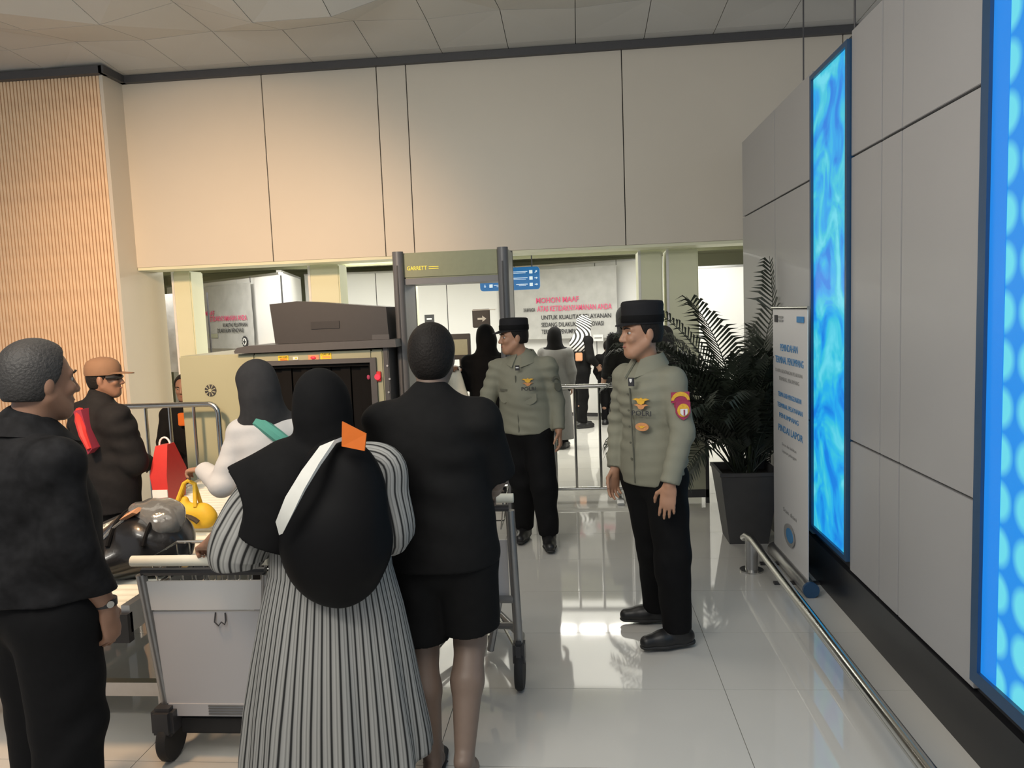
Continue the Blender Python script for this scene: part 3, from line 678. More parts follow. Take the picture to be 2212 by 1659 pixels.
for x in (cx0+.03, cx1-.03):
    for y in (cy0+.25, 4.1, 5.4): MB().box((x-.025, y-.025, 0), (x+.025, y+.025, cz-.09)).build('leg', 'steel_brush', t)
MB().box((cx0+.01, cy0+.22, .14), (cx1-.01, cy0+.26, .2)).box((cx0+.02, cy0+.25, .15), (cx0+.05, cy1-.15, .19)).box((cx1-.05, cy0+.25, .15), (cx1-.02, cy1-.15, .19)).build('brace', 'steel_brush', t)
# metal detector gate
t = thing('metal_detector_gate', 'tall grey walk-through metal detector gate', 'gate', (-.95, 5.95, 0))
for x0, x1 in ((-1.405, -1.31), (-.60, -.505)):
    o = MB().box((x0+.012, 5.78, .03), (x1-.012, 6.16, 2.2), .01).build('side_panel', 'gate_light', t)
    MB().tube([(x0+.045, 5.77, .02), (x0+.045, 5.77, 2.205)], .042, 14).build('edge_tube', 'gate_grey', o, True); MB().tube([(x0+.045, 6.17, .02), (x0+.045, 6.17, 2.205)], .042, 14).build('edge_tube', 'gate_grey', o, True)
    MB().box((x0+.04, 5.722, .1), (x0+.05, 5.73, 2.1)).build('light_strip', 'black_plastic', o)
    MB().box((x0-.005, 5.72, 0), (x1+.005, 6.22, .03)).build('foot', 'gate_grey', o)
MB().box((-1.32, 5.775, 2.0), (-.59, 6.16, 2.195), .01).build('header', 'gate_beam', t)
MB().box((-1.32, 5.785, 1.955), (-.59, 6.15, 2.0)).build('header_base', 'gate_grey', t)
text('print', 'GARRETT', 'yellow_text', (-1.295, 5.774, 2.062), (1, 0, 0), (0, 0, 1), .030, t, .155, bold=.01)
for k in range(2): MB().box((-1.125, 5.772, 2.066+.014*k), (-1.05, 5.776, 2.071+.014*k)).build('print', 'yellow_text', t)
# crowd barriers
def barrier(label, xa, xb, y, zt, zb, xs_, round_r, group='steel crowd barriers'):
    t = thing('crowd_barrier', label, 'barrier', ((xa+xb)/2, y, 0), group)
    r = .021
    fr = [(xa, y, zb)]+arc((xa+round_r, y, zt-round_r), round_r, PI, PI/2, 5, (1, 0, 0), (0, 0, 1))+arc((xb-round_r, y, zt-round_r), round_r, PI/2, 0, 5, (1, 0, 0), (0, 0, 1))+[(xb, y, zb)]
    MB().tube(fr, r, 10, closed=False).build('frame', 'chrome', t, True); MB().tube([(xa, y, zb), (xb, y, zb)], .018, 10).build('bottom_rail', 'chrome', t, True)
    for x in xs_: MB().tube([(x, y, zb), (x, y, zt)], .0125, 8).build('bar', 'chrome', t, True)
    for x in (xa+.12, xb-.12):
        o = MB().tube([(x, y, zb), (x, y, .02)], .018, 8).build('leg', 'chrome', t, True); MB().box((x-.03, y-.24, 0), (x+.03, y+.24, .022), .004).build('foot', 'steel_brush', o)
    return t
barrier('steel crowd barrier with rounded corner left of the scanner', -4.25, -2.72, 5.45, 1.115, .15, [-4.05+.19*i for i in range(7)], .07)
barrier('steel crowd barrier between and behind the two officers', -.42, .44, 6.77, 1.03, .1, [-.24, -.06, .16], .03)
t = thing('barrier_gate', 'small framed pale panel gate behind the officer with shoulder patches', 'gate', (.95, 6.6, 0))
MB().box((.80, 6.585, .12), (1.06, 6.61, .78)).build('panel', 'green_sheet', t)
MB().box((.78, 6.58, .08), (.805, 6.615, .82)).box((1.055, 6.58, 0), (1.085, 6.615, 1.0)).box((.78, 6.58, .05), (1.08, 6.615, .12)).box((.78, 6.58, .78), (1.06, 6.615, .82)).box((.79, 6.58, 0), (.81, 6.615, .06)).build('frame', 'dark_metal', t)

# ================================================================== SIGNS AND BANNERS IN THE INNER HALL
def banner(name, label, p0, p1, z0, z1, write):
    d = nrm((p1[0]-p0[0], p1[1]-p0[1], 0)); n = np.cross(d, (0, 0, 1)); L = math.hypot(p1[0]-p0[0], p1[1]-p0[1])
    t = thing(name, label, 'banner', (p0[0], p0[1], z0)); nx, nz = 40, 26; v = []; f = []
    for s in (0, 1):
        for j in range(nz+1):
            for i in range(nx+1):
                u, w = i/nx, j/nz; wv = .009*math.sin(9*u+5*w)*math.sin(3*w+7*u)*(1-.3*w)+.004*math.sin(23*(u-w))
                p = np.array((p0[0], p0[1], z0))+d*L*u+np.array((0, 0, (z1-z0)*w))+n*(.02+wv*.5-.003*s); v.append(p)
    q = (nx+1)*(nz+1)
    for j in range(nz):
        for i in range(nx):
            a = j*(nx+1)+i; f.append((a, a+1, a+nx+2, a+nx+1)); f.append((q+a+nx+1, q+a+nx+2, q+a+1, q+a))
    MB().add(v, f).build('cloth', 'banner_cloth', t, True)
    for s in ((0, z1), (1, z1)): MB().tube([np.array((*p0, z1))+d*L*s[0]+n*.02, np.array((*p0, z1+.08))+d*L*s[0]+n*.02], .006, 6).build('tie', 'dark_metal', t)
    for s, m, a, z, h, w in write: text('print', s, m, np.array((p0[0], p0[1], z0))+d*L*a+n*.032+np.array((0, 0, (z1-z0)*z)), d, (0, 0, 1), h, t, L*w, bold=.012)
    return t, d, n, L
def gear(t, c, d, n, r):
    c = np.array(c); u = np.array((0, 0, 1.)); o = None
    pr = []
    for k in range(48):
        a = 2*PI*k/48; rr = r*(1 if (k//2) % 2 else .84); pr.append(c+d*rr*math.cos(a)+u*rr*math.sin(a))
    o = MB().prism(pr, n*.004).build('emblem', 'black_print', t); MB().prism([c+n*.004+d*r*.62*math.cos(a)+u*r*.62*math.sin(a) for a in np.linspace(0, 2*PI, 25)[:-1]], n*.003).build('print', 'white', o)
    for s, w in ((.42, .13), (.13, .42)): MB().prism([c+n*.007+d*r*s*a+u*r*w*b for a, b in ((-1, -1), (1, -1), (1, 1), (-1, 1))], n*.002).build('print', 'black_print', o)
# large banner on the right hoarding
def on_h(p, q, s): return (p[0]+(q[0]-p[0])*s, p[1]+(q[1]-p[1])*s)
hp, hq = (-1.0, 12.42), (1.55, 11.52)
t, d, n, L = banner('banner', 'large grey banner with pink and black lettering behind the officers', (-1.28, 12.44), (.60, 11.78), 1.26, 2.36, [
    ('MOHON MAAF', 'pink_print', .33, .52, .085, .36), ('ATAS KETIDAKNYAMANAN ANDA', 'pink_print', .34, .40, .085, .62), ('DALAM RANGKA', 'black_print', .22, .40, .06, .10),
    ('UNTUK KUALITAS PELAYANAN', 'black_print', .37, .28, .068, .58), ('SEDANG DILAKUKAN RENOVASI', 'black_print', .37, .175, .068, .52), ('TERMINAL PENUMPANG', 'black_print', .37, .075, .068, .34)])
c0 = np.array((-1.28, 12.44, 1.26))+d*L*.955+n*.035
gear(t, c0+np.array((0, 0, .0)), d, n, .085)
MB().prism([c0+d*(-.30+.16*a)+np.array((0, 0, .05*b)) for a, b in ((0, -1), (1, -1), (1, 1), (0, 1))], n*.003).build('print', 'white', t)
MB().prism([c0+d*(-.28+.12*a)+np.array((0, 0, .012*b)) for a, b in ((0, -1), (1, -1), (1, 1), (0, 1))], n*.006).build('print', 'grey_print', t)
# orange letters at the end of the second line are part of the print
# left banner
t, d, n, L = banner('banner', 'grey banner with pink lettering left of the dark scanner box', (-5.69, 11.20), (-4.50, 10.27), 1.34, 2.26, [
    ('MAAF', 'pink_print', .06, .535, .07, .2), ('KETIDAKNYAMANAN ANDA', 'pink_print', .12, .44, .075, .78), ('KUALITAS PELAYANAN', 'black_print', .42, .345, .055, .48), ('DILAKUKAN RENOVASI', 'black_print', .30, .255, .06, .52)])
gear(t, np.array((-5.69, 11.20, 1.34))+d*L*.84+n*.035+np.array((0, 0, .10)), d, n, .085)
MB().prism([np.array((-5.69, 11.20, 1.34))+d*L*a+n*.032+np.array((0, 0, b)) for a, b in ((.1, .16), (.3, .16), (.3, .22), (.1, .22))], n*.003).build('print', 'green_sheet', t)
# narrow banner at the far left gap
t, d, n, L = banner('banner', 'narrow strip of grey banner beside the slatted wall', (-5.55, 9.6), (-4.75, 9.4), 1.1, 2.12, [])
for x in (-5.5, -4.8): MB().tube([(x, 9.56, 0), (x, 9.56, 2.12)], .012, 8).build('stand_pole', 'dark_metal', t, True)
# blue direction sign
t = thing('direction_sign', 'blue hanging direction sign with white arrows and icons', 'sign', (-.77, 8.5, 2.2))
by = 8.5
rr = []
for cx, cz, a0 in ((-.45, 1.99, -PI/2), (-.45, 2.17, 0), (-1.05, 2.17, PI/2), (-1.05, 1.99, PI)): rr += arc((cx, by, cz), .035, a0, a0+PI/2, 4, (1, 0, 0), (0, 0, 1))
MB().prism(rr, (0, .05, 0)).build('board', 'sign_blue', t)
for x in (-1.0, -.5): MB().tube([(x, by+.025, 2.2), (x, by+.025, 2.62)], .008, 6).build('hanger', 'dark_metal', t)
def arrow(x, z, s, a, par, m='sign_white', y=by, shaft=1.0):
    P = [(-1, -.22), (.1, -.22), (.1, -.7), (1, 0), (.1, .7), (.1, .22), (-1, .22)]; c_, s_ = math.cos(a), math.sin(a)
    MB().prism([(x+s*(p*c_-q*s_), y, z+s*(p*s_+q*c_)) for p, q in P], (0, -.004, 0)).build('arrow', m, par)
for k, z in enumerate((2.15, 2.08, 2.01)):
    arrow(-1.03, z, .018, PI if k < 2 else -PI/2, t); arrow(-.455, z, .018, PI/4 if k == 0 else 0, t)
    for x in (-.98, -.53): MB().box((x, by-.004, z-.018), (x+.036, by, z+.018)).build('icon', 'sign_white', t)
    for x0, x1 in ((-.93, -.79), (-.74+.06*(k == 2), -.55)):
        MB().box((x0, by-.004, z+.002), (x1, by, z+.009)).build('print', 'sign_white', t); MB().box((x0+.03, by-.004, z-.012), (x1-.02, by, z-.007)).build('print', 'sign_white', t)
# black arrow sign on a pole
t = thing('arrow_sign', 'small black sign with white arrow on a thin pole', 'sign', (-1.12, 8.6, 0))
MB().box((-1.20, 8.58, 1.55), (-1.0, 8.62, 1.76), .008).build('board', 'dark_metal', t); MB().box((-1.2, 8.575, 1.745), (-.93, 8.60, 1.755)).build('top_strip', 'white', t)
MB().tube([(-1.08, 8.6, .02), (-1.08, 8.6, 1.55)], .01, 8).build('pole', 'dark_metal', t, True); MB().lathe([(.12, 0), (.12, .015), (.02, .025)], (-1.08, 8.6, 0), 20).build('base', 'dark_metal', t, True)
arrow(-1.09, 1.65, .05, 0, t, 'white', 8.578)
# lit pillar and odds and ends seen through the gate
t = thing('light_pillar', 'slim glowing cream pillar seen through the metal detector gate', 'pillar', (-2.22, 10.2, 0))
MB().box((-2.27, 10.15, .06), (-2.16, 10.26, 2.3), .01).build('shaft', 'cream', t); MB().box((-2.29, 10.13, 0), (-2.14, 10.28, .06)).build('base', 'steel_brush', t); MB().box((-2.262, 10.142, .1), (-2.215, 10.152, 2.25)).build('light_strip', 'white', t)
t = thing('notice_panel', 'narrow dark notice panel just right of the glowing pillar', 'sign', (-2.05, 10.4, 0))
MB().box((-2.12, 10.4, 1.42), (-1.99, 10.43, 1.72)).build('board', 'dark_metal', t); MB().box((-2.07, 10.42, 0), (-2.04, 10.45, 1.42)).build('post', 'dark_metal', t); MB().box((-2.15, 10.36, 0), (-1.96, 10.5, .02)).build('base', 'dark_metal', t)
for k in range(4): MB().box((-2.09, 10.396, 1.47+.06*k), (-2.02, 10.401, 1.49+.06*k)).build('print', 'white', t)
t = thing('service_kiosk', 'pale kiosk screen on dark stand right of the gate walker', 'kiosk', (-1.3, 8.2, 0))
MB().box((-1.40, 8.18, 1.22), (-1.18, 8.24, 1.50), .006).build('housing', 'dark_metal', t); MB().box((-1.38, 8.172, 1.27), (-1.21, 8.182, 1.44)).build('display', 'green_sheet', t)
MB().box((-1.31, 8.2, .04), (-1.27, 8.24, 1.24)).build('post', 'dark_metal', t); MB().box((-1.42, 8.08, 0), (-1.16, 8.36, .04)).build('base', 'dark_metal', t)

# ================================================================== POTTED PALM
t = thing('potted_palm', 'dark green potted palm in tapered grey planter by the right wall', 'plant', (1.165, 5.55, 0))
def sq(h, z): return [(1.165-h, 5.55-h, z), (1.165+h, 5.55-h, z), (1.165+h, 5.55+h, z), (1.165-h, 5.55+h, z)]
MB().loft([sq(.135, 0), sq(.202, .50), sq(.21, .505), sq(.21, .53), sq(.19, .53), sq(.185, .46)], caps=True).build('pot', 'pot', t)
MB().loft([sq(.184, .45), sq(.184, .475)]).build('soil', 'soil', t)
rnd = random.Random(4)
def frond(base, az, elev, length, droop, n=32):
    mb = MB(); pts = []; p = np.array(base, float); e = elev; seg = length/14
    for i in range(15):
        pts.append(p.copy()); p = p+seg*np.array((math.cos(az)*math.cos(e), math.sin(az)*math.cos(e), math.sin(e))); e -= droop/14*(.4+1.5*i/14)
        p[0] = min(p[0], 1.39)
    mb.tube(pts, [.007-.0055*i/14 for i in range(15)], 5)
    for i in range(n):
        s = .26+.72*i/n; k = min(13, int(s*14)); fr = s*14-k; c = pts[k]*(1-fr)+pts[k+1]*fr; tn = nrm(pts[k+1]-pts[k]); sd = nrm(np.cross(tn, (0, 0, 1))); up = np.cross(sd, tn)
        ll = (.30-.20*abs(s-.5)/.5)*(.8+.4*rnd.random())*min(1, length/1.0)
        for e2 in (-1, 1):
            dv = nrm(tn*.75+sd*e2*.95+up*.22); w = np.cross(dv, up)*.0100; m = c+dv*ll*.55+up*.012; tip = c+dv*ll-np.array((0, 0, .10*ll+.03)); 
            q = [c-w*.4, c+w*.4, m+w, m-w, tip]
            for r in q: r[0] = min(r[0], 1.405)
            mb.add(q, [(0, 1, 2, 3), (3, 2, 4)])
    return mb
for i in range(64):
    az = 2*PI*i*.381966+.3; lv = i/64
    b = (1.165+.07*math.cos(az*1.7), 5.55+.07*math.sin(az*1.7), .48)
    lim = .50 if math.sin(az) < -.2 and math.cos(az) > -.35 else 1
    frond(b, az, (1.50-.55*rnd.random()-.25*lv) if lim == 1 else 1.42, (1.42-.62*lv+.12*rnd.random())*(lim if lim == 1 else .72), (1.1+.9*rnd.random()+.3*lv)*lim).build('frond', 'leaf', t)
for a_, e_, l_, d_ in ((3.0, 1.38, 1.5, 1.15), (-2.95, 1.33, 1.48, 1.3), (2.7, 1.42, 1.5, 1.0), (-3.1, 1.22, 1.25, 1.4)): frond((1.13, 5.52, .5), a_, e_, l_, d_, 36).build('frond', 'leaf', t)
frond((1.15, 5.5, .5), -2.75, 1.28, 1.45, 1.15, 34).build('frond', 'leaf', t); frond((1.15, 5.5, .5), -2.3, 1.42, 1.5, .9, 34).build('frond', 'leaf', t); frond((1.2, 5.5, .5), .5, 1.50, 1.62, .5, 34).build('frond', 'leaf', t); frond((1.12, 5.5, .5), 2.9, 1.3, 1.4, 1.3, 34).build('frond', 'leaf', t)
for k in range(7): MB().tube([(1.165+.06*math.cos(k), 5.55+.06*math.sin(k), .47), (1.165+.10*math.cos(k), 5.55+.10*math.sin(k), .95)], .012, 6).build('stem', 'stem', t)

# ================================================================== LUGGAGE TROLLEYS (own axes: x right, y forward, z up)
def trolley(label, x, y, rz, board, w=.26, h=.80, lf=.78, fk=1.0):
    t = thing('luggage_trolley', label, 'trolley', (x, y, 0), 'luggage trolleys', rz, True)
    lo = w*lf
    for e in (-1, 1):
        MB().tube([(e*lo, .02, .16), (e*w, .0, h-.06)], .021, 10).build('upright', 'tube_grey', t, True)
        MB().tube([(e*lo, .02, .17), (e*lo*.95, .25, .15), (e*.10, .56, .14), (e*.04, .63, .14)], .019, 10).build('side_rail', 'tube_grey', t, True)
        o = MB().box((e*lo-.045*fk, -.05*fk, .12), (e*lo+.045*fk, .10*fk, .235), .015).build('wheel_fork', 'dark_metal', t)
        MB().lathe([(.02, -.019), (.085, -.019), (.092, -.01), (.092, .01), (.085, .019), (.02, .019)], (0, 0, 0), 24, M=Matrix.Translation((e*lo, .02, .092)) @ Matrix.Rotation(PI/2, 4, 'Y')).build('wheel', 'rubber', o, True)
    MB().lathe([(.015, -.02), (.06, -.02), (.066, -.01), (.066, .01), (.06, .02), (.015, .02)], (0, 0, 0), 20, M=Matrix.Translation((0, .62, .066)) @ Matrix.Rotation(PI/2, 4, 'Y')).build('wheel', 'rubber', t, True)
    MB().tube([(-w*.98, -.0, h-.05), (w*.98, 0, h-.05)], .016, 8).build('brake_bar', 'dark_metal', t, True)
    MB().tube([(-w-.02, -.02, h), (w+.02, -.02, h)], .021, 12).build('handle', 'grip', t, True)
    MB().tube([(-lo, .06, .30), (-lo*.9, .2, .22), (0, .30, .18), (lo*.9, .2, .22), (lo, .06, .30)], .017, 8).build('cross_tube', 'tube_grey', t, True)
    for k in range(5): MB().tube([(-lo*.9+lo*.45*k, .10, .155), (-.08+.04*k, .58, .15)], .008, 6).build('platform_bar', 'chrome', t, True)
    if board:
        a = lambda z: lo+(w-lo)*(z-.16)/(h-.22)
        MB().prism([(-a(.63), -.004, .62), (a(.63), -.004, .62), (a(.74), -.006, .735), (-a(.74), -.006, .735)], (0, .012, 0)).build('upper_panel', 'board_light', t)
        MB().prism([(-a(.24)+.012, -.0, .24), (a(.24)-.012, -.0, .24), (a(.61)-.014, -.0, .612), (-a(.61)+.014, -.0, .612)], (0, .012, 0)).build('advert_panel', 'board', t)
        MB().box((-a(.2)+.015, -.004, .19), (a(.2)-.015, .014, .24)).build('foot_panel', 'board', t)
        for k in range(4): MB().box((-.02, -.008, .198+.011*k), (a(.2)-.02, -.003, .203+.011*k)).build('louvre', 'tube_grey', t)
        MB().tube([(.04, -.008, .612), (.035, -.012, .575), (.05, -.012, .56), (.062, -.012, .575), (.075, -.012, .565), (.08, -.012, .58), (.078, -.008, .61)], .003, 6).build('wire_hook', 'dark_metal', t)
        MB().box((-.16, .02, .10), (.16, .06, .175), .01).build('bumper', 'rubber', t)
    else:
        MB().tube([(-w, .0, .43), (w, .0, .43)], .018, 8).build('cross_bar', 'tube_grey', t, True); MB().tube([(-lo, .02, .27), (w*.9, .05, .425)], .012, 8).build('brace', 'tube_grey', t, True); MB().tube([(w*.55, .0, .19), (w*.75, .0, .43)], .016, 8).build('brace', 'tube_grey', t, True)
        MB().box((-w+.02, .012, .44), (w-.02, .02, .70)).build('advert_panel', 'board', t)
    # wire basket
    o = MB().tube([(-w+.02, .02, h-.01), (w-.02, .02, h-.01), (w-.03, .22, h+.0), (-w+.03, .22, h+.0)], .007, 6, closed=True).build('basket_rim', 'chrome', t, True)
    bk = [[(-w+.03+(2*w-.06)*k/8, .025, h-.012), (-w+.05+(2*w-.10)*k/8, .05, h-.16), (-w+.05+(2*w-.10)*k/8, .19, h-.15), (-w+.03+(2*w-.06)*k/8, .215, h-.002)] for k in range(9)]
    for q in bk: MB().tube(q, .0035, 5).build('wire', 'chrome', o, True)
    for zz in (.06, .12): MB().tube([(-w+.035, .03+zz*.15, h-zz), (w-.035, .03+zz*.15, h-zz), (w-.035, .208, h-zz+.006), (-w+.035, .208, h-zz+.006)], .0035, 5, closed=True).build('wire', 'chrome', o, True)
    return t
trolley('luggage trolley with grey back panels and white handle, pushed by the woman with the backpack', -1.465, 2.72, 0, True, .252, .822)
trolley('luggage trolley with wire basket, pushed by the man in shorts', -.585, 3.30, -.02, False, .255, .90, 1.06, .6)

# ================================================================== BAGS
t = thing('holdall', 'bulky black holdall wrapped in clear film on the roller conveyor', 'bag', (-1.95, 3.15, .63))
S = Solid(.007); S.cone((-2.10, 3.12, .72), (-1.84, 3.12, .73), .085, .088, .05, ((0, 0, 1), 1.0)).ell((-1.95, 3.16, .76), (.20, .19, .155), k=.05).ell((-2.06, 3.1, .71), (.115, .17, .085), k=.05).plane((0, 0, .626), (0, 0, -1))
S.build('body', 'bag_black', t, .005, 26, (1, .2, .3), 2)
for k, xx in enumerate((-2.02, -1.86)): MB().tube(arc((xx, 3.16, .70), .205, .15*PI, .85*PI, 12, (0, 1, 0), (0, 0, 1)), .010, 6).build('strap', 'tunnel_black', t, True)
S = Solid(.008); S.ell((-1.90, 3.17, .885), (.12, .11, .065), k=.03).ell((-1.84, 3.12, .85), (.08, .08, .07), k=.03).ell((-1.98, 3.2, .87), (.07, .08, .06), k=.03); S.build('clear_film', 'film', t, .006, 60, (.4, .7, .4), 5)
MB().tube([(-2.165, 3.02, .70), (-2.10, 3.0, .78), (-2.03, 3.02, .85), (-1.97, 3.05, .90)], .006, 6).build('piping', 'film', t, True)
MB().prism([(-1.99, 3.03, .895), (-1.93, 3.03, .925), (-1.92, 3.05, .915), (-1.98, 3.05, .885)], (.0, .05, .012)).build('paper', 'paper_orange', t)
t = thing('tote_bag', 'bright yellow tote bag with dark band held over the conveyor', 'bag', (-2.08, 3.75, .64))
S = Solid(.006); S.cone((-2.14, 3.75, .70), (-1.98, 3.75, .705), .052, .058, .04, ((0, 1, 0), .8)).cone((-2.12, 3.75, .75), (-2.0, 3.75, .745), .035, .035, .04).cone((-2.10, 3.75, .76), (-2.09, 3.75, .80), .04, .02, .02).plane((0, 0, .632), (0, 0, -1)); S.build('body', 'bag_yellow', t, .003, 40, (1, 0, .2), 1)
for yy in (3.72, 3.78): MB().tube([(-2.13, yy, .77), (-2.085, 3.745, .89), (-2.06, 3.745, .905), (-2.03, 3.75, .885), (-2.02, yy, .77)], .011, 8).build('handle', 'bag_yellow', t, True)
MB().tube(arc((-2.07, 3.685, .62), .11, .25*PI, .75*PI, 8, (1, 0, 0), (0, 0, 1)), .013, 8).build('band', 'bag_dark', t, True)
t = thing('carrier_bag', 'tall red and white carrier bag standing on the conveyor', 'bag', (-2.60, 4.500, .627))
MB().loft([[(-2.645, 4.400, .628), (-2.555, 4.400, .628), (-2.555, 4.600, .628), (-2.645, 4.600, .628)], [(-2.655, 4.380, .80), (-2.545, 4.380, .80), (-2.545, 4.620, .80), (-2.655, 4.620, .80)], [(-2.65, 4.460, .97), (-2.57, 4.460, .98), (-2.57, 4.540, .98), (-2.65, 4.540, .97)]]).build('body', 'red', t, True)
MB().box((-2.648, 4.382, .64), (-2.552, 4.390, .71)).build('white_band', 'white', t)
MB().tube(arc((-2.61, 4.500, .97), .035, 0, PI, 8, (1, 0, 0), (0, 0, 1.4)), .006, 6).build('handle', 'white', t, True)
t = thing('stool', 'small dark stool behind the scanner', 'stool', (-3.52, 6.5, 0))
MB().lathe([(.16, .42), (.17, .44), (.16, .46)], (-3.52, 6.5, 0), 20).build('seat', 'black_plastic', t, True)
for a in range(4): MB().tube([(-3.52+.1*math.cos(a*PI/2), 6.5+.1*math.sin(a*PI/2), .42), (-3.52+.16*math.cos(a*PI/2), 6.5+.16*math.sin(a*PI/2), 0)], .012, 6).build('leg', 'steel_brush', t, True)

# ================================================================== PEOPLE
def person(label, loc): return thing('person', label, 'person', loc)
UP = np.array((0, 0, 1.))
D = (0, 0, -1)
# ---- officer with shoulder patches (right)
p = person('police officer standing in side view with red shoulder patches and tall black cap', (.35, 3.8, 0))
fB = nrm((-.75, -.65, 0))
B = Body(fB=fB, w=.95, belly=1.0, head=(.300, 3.755, 1.592), fH=(-.93, -.36, -.02), uH=UP, hs=.98, hsc=1.0, neck=(.338, 3.79, 1.435), shL=(.438, 3.67, 1.362), shR=(.232, 3.89, 1.368), elL=(.475, 3.61, 1.12), wrL=(.400, 3.55, .880),
         elR=(.195, 3.95, 1.12), wrR=(.165, 3.87, .895), hL=((-.12, -.1, -1), (.25, 1, 0), (-1, .2, 0)), hR=((-.15, -.1, -1), (.6, -.8, 0), (-.7, -.6, 0)), pel=(.352, 3.80, .93), hipL=(.405, 3.745, .86), hipR=(.300, 3.86, .86),
         knL=(.425, 3.70, .49), knR=(.355, 3.90, .48), anL=(.448, 3.745, .098), anR=(.375, 4.05, .098), tL=(-.95, -.30, 0), tR=(-1, -.06, 0), hLk=dict(curl=.14, spread=1.2), hRk=dict(curl=.35))
B.skin(p, 'skin', .0055)
sh = B.shirt(p, 'uniform', hem=.845, g=.017, cuff=.046, fold=.0034, ffreq=95, seed=2)
B.trousers(p, 'trousers_black', g=.020, cuff=.072, knee=.074); B.shoes(p, 'boot', 'boot', tall=.5)
hair(p, B.head, B.fH, thick=.006, low=-.05)
# belt line hidden under the shirt hem; collar, placket, badges and prints on the shirt
def collar(par, B, m, open_=.5, up=.0):
    f = nrm((B.fB[0], B.fB[1], 0)); l = np.cross(UP, f); c = B.neck+UP*(.040+up); w = B.w
    for e in (-1, 1):
        rings = []
        for i in range(9):
            a = PI-(PI-open_*.45)*i/8; d = f*math.cos(a)+l*e*math.sin(a)
            drop = .012+.045*(i/8)**2
            rings.append([c+d*.066*w+UP*(.024-.6*drop), c+d*.075*w+UP*(.028-.6*drop), c+d*(.102+.045*(i/8)**2)*w-UP*(.012+drop*1.5), c+d*(.092+.045*(i/8)**2)*w-UP*(.018+drop*1.5)])
        MB().loft(rings).build('collar', m, par, True)
collar(p, B, 'uniform')
def surf(B, side, z, out=.0, g=.03):
    """a point on the shirt front: side to the wearer's left, at height z"""
    f = nrm((B.fB[0], B.fB[1], 0)); l = np.cross(UP, f); cc = (B.shL+B.shR)/2
    tt = np.clip((z-B.pel[2])/(cc[2]-B.pel[2]), 0, 1); c = B.pel*(1-tt)+cc*tt
    x = side/(.165*B.w+g); y = math.sqrt(max(.05, 1-x*x))*(.165*B.w+g)*.77
    nn = nrm(l*x*.77+f*math.sqrt(max(.05, 1-x*x)))
    q = np.array((c[0], c[1], 0))+l*side+f*(y+out); q[2] = z; return q, nn
def badge(par, name, m, c, n, w, h, t=.006, shape='rect', xd=None):
    n = nrm(n); xd = nrm(np.cross(UP, n)) if xd is None else nrm(xd); u = np.cross(n, xd); c = np.array(c, float)
    if shape == 'rect': pts = [c+xd*a*w/2+u*b*h/2 for a, b in ((-1, -1), (1, -1), (1, 1), (-1, 1))]
    elif shape == 'oval': pts = [c+xd*w/2*math.cos(a)+u*h/2*math.sin(a) for a in np.linspace(0, 2*PI, 21)[:-1]]
    elif shape == 'wing': pts = [c+xd*a*w/2+u*b*h/2 for a, b in ((-1, .5), (-.5, .1), (-.35, -.7), (0, -1), (.35, -.7), (.5, .1), (1, .5), (.6, .8), (.2, .6), (0, 1), (-.2, .6), (-.6, .8))]
    elif shape == 'shield': pts = [c+xd*a*w/2+u*b*h/2 for a, b in ((-1, 1), (-1, -.2), (-.6, -.7), (0, -1), (.6, -.7), (1, -.2), (1, 1))]
    elif shape == 'arch': pts = [c+xd*w/2*math.cos(a)+u*(h*(math.sin(a)-.5)) for a in np.linspace(.0, PI, 11)]+[c+xd*w/2*.72*math.cos(a)+u*(h*(math.sin(a)*.5-.5)) for a in np.linspace(PI, 0, 11)]
    return MB().prism(pts, n*t).build(name, m, par)
def chest(par, B, print_='POLRI', gold=True, side=.085, z=1.215):
    q, n = surf(B, side, z, .004); xd = nrm(np.cross(UP, n)); u = np.cross(n, xd)
    text('print', print_, 'black_print', q-xd*.05+n*.006, xd, u, .024, par, .10, bold=.012)
    q, n = surf(B, side, z+.058, .003); badge(par, 'wing_badge', 'patch_gold', q+np.array((0, 0, .012)), n, .085, .034, .008, 'wing'); badge(par, 'badge', 'patch_tan', q-np.array((0, 0, .014)), n, .075, .028, .007, 'wing')
    return q, n
chest(p, B, side=.075, z=1.20)
q, n = surf(B, .075, 1.145, .004); badge(p, 'badge', 'patch_tan', q, n, .07, .04, .008, 'oval'); badge(p, 'print', 'patch_gold', q+n*.008, n, .045, .014, .003, 'wing')
f = fB; l = np.cross(UP, f)
for z in (1.30, 1.22, 1.14, 1.06, .98):
    q, n = surf(B, 0, z, .003); badge(p, 'button', 'uniform_dark', q, n, .011, .011, .004, 'oval')
q, n = surf(B, .0, 1.06, .0); MB().tube([surf(B, .012, z, .001)[0] for z in np.linspace(1.33, .86, 12)], .004, 5).build('placket', 'uniform_dark', p, True)
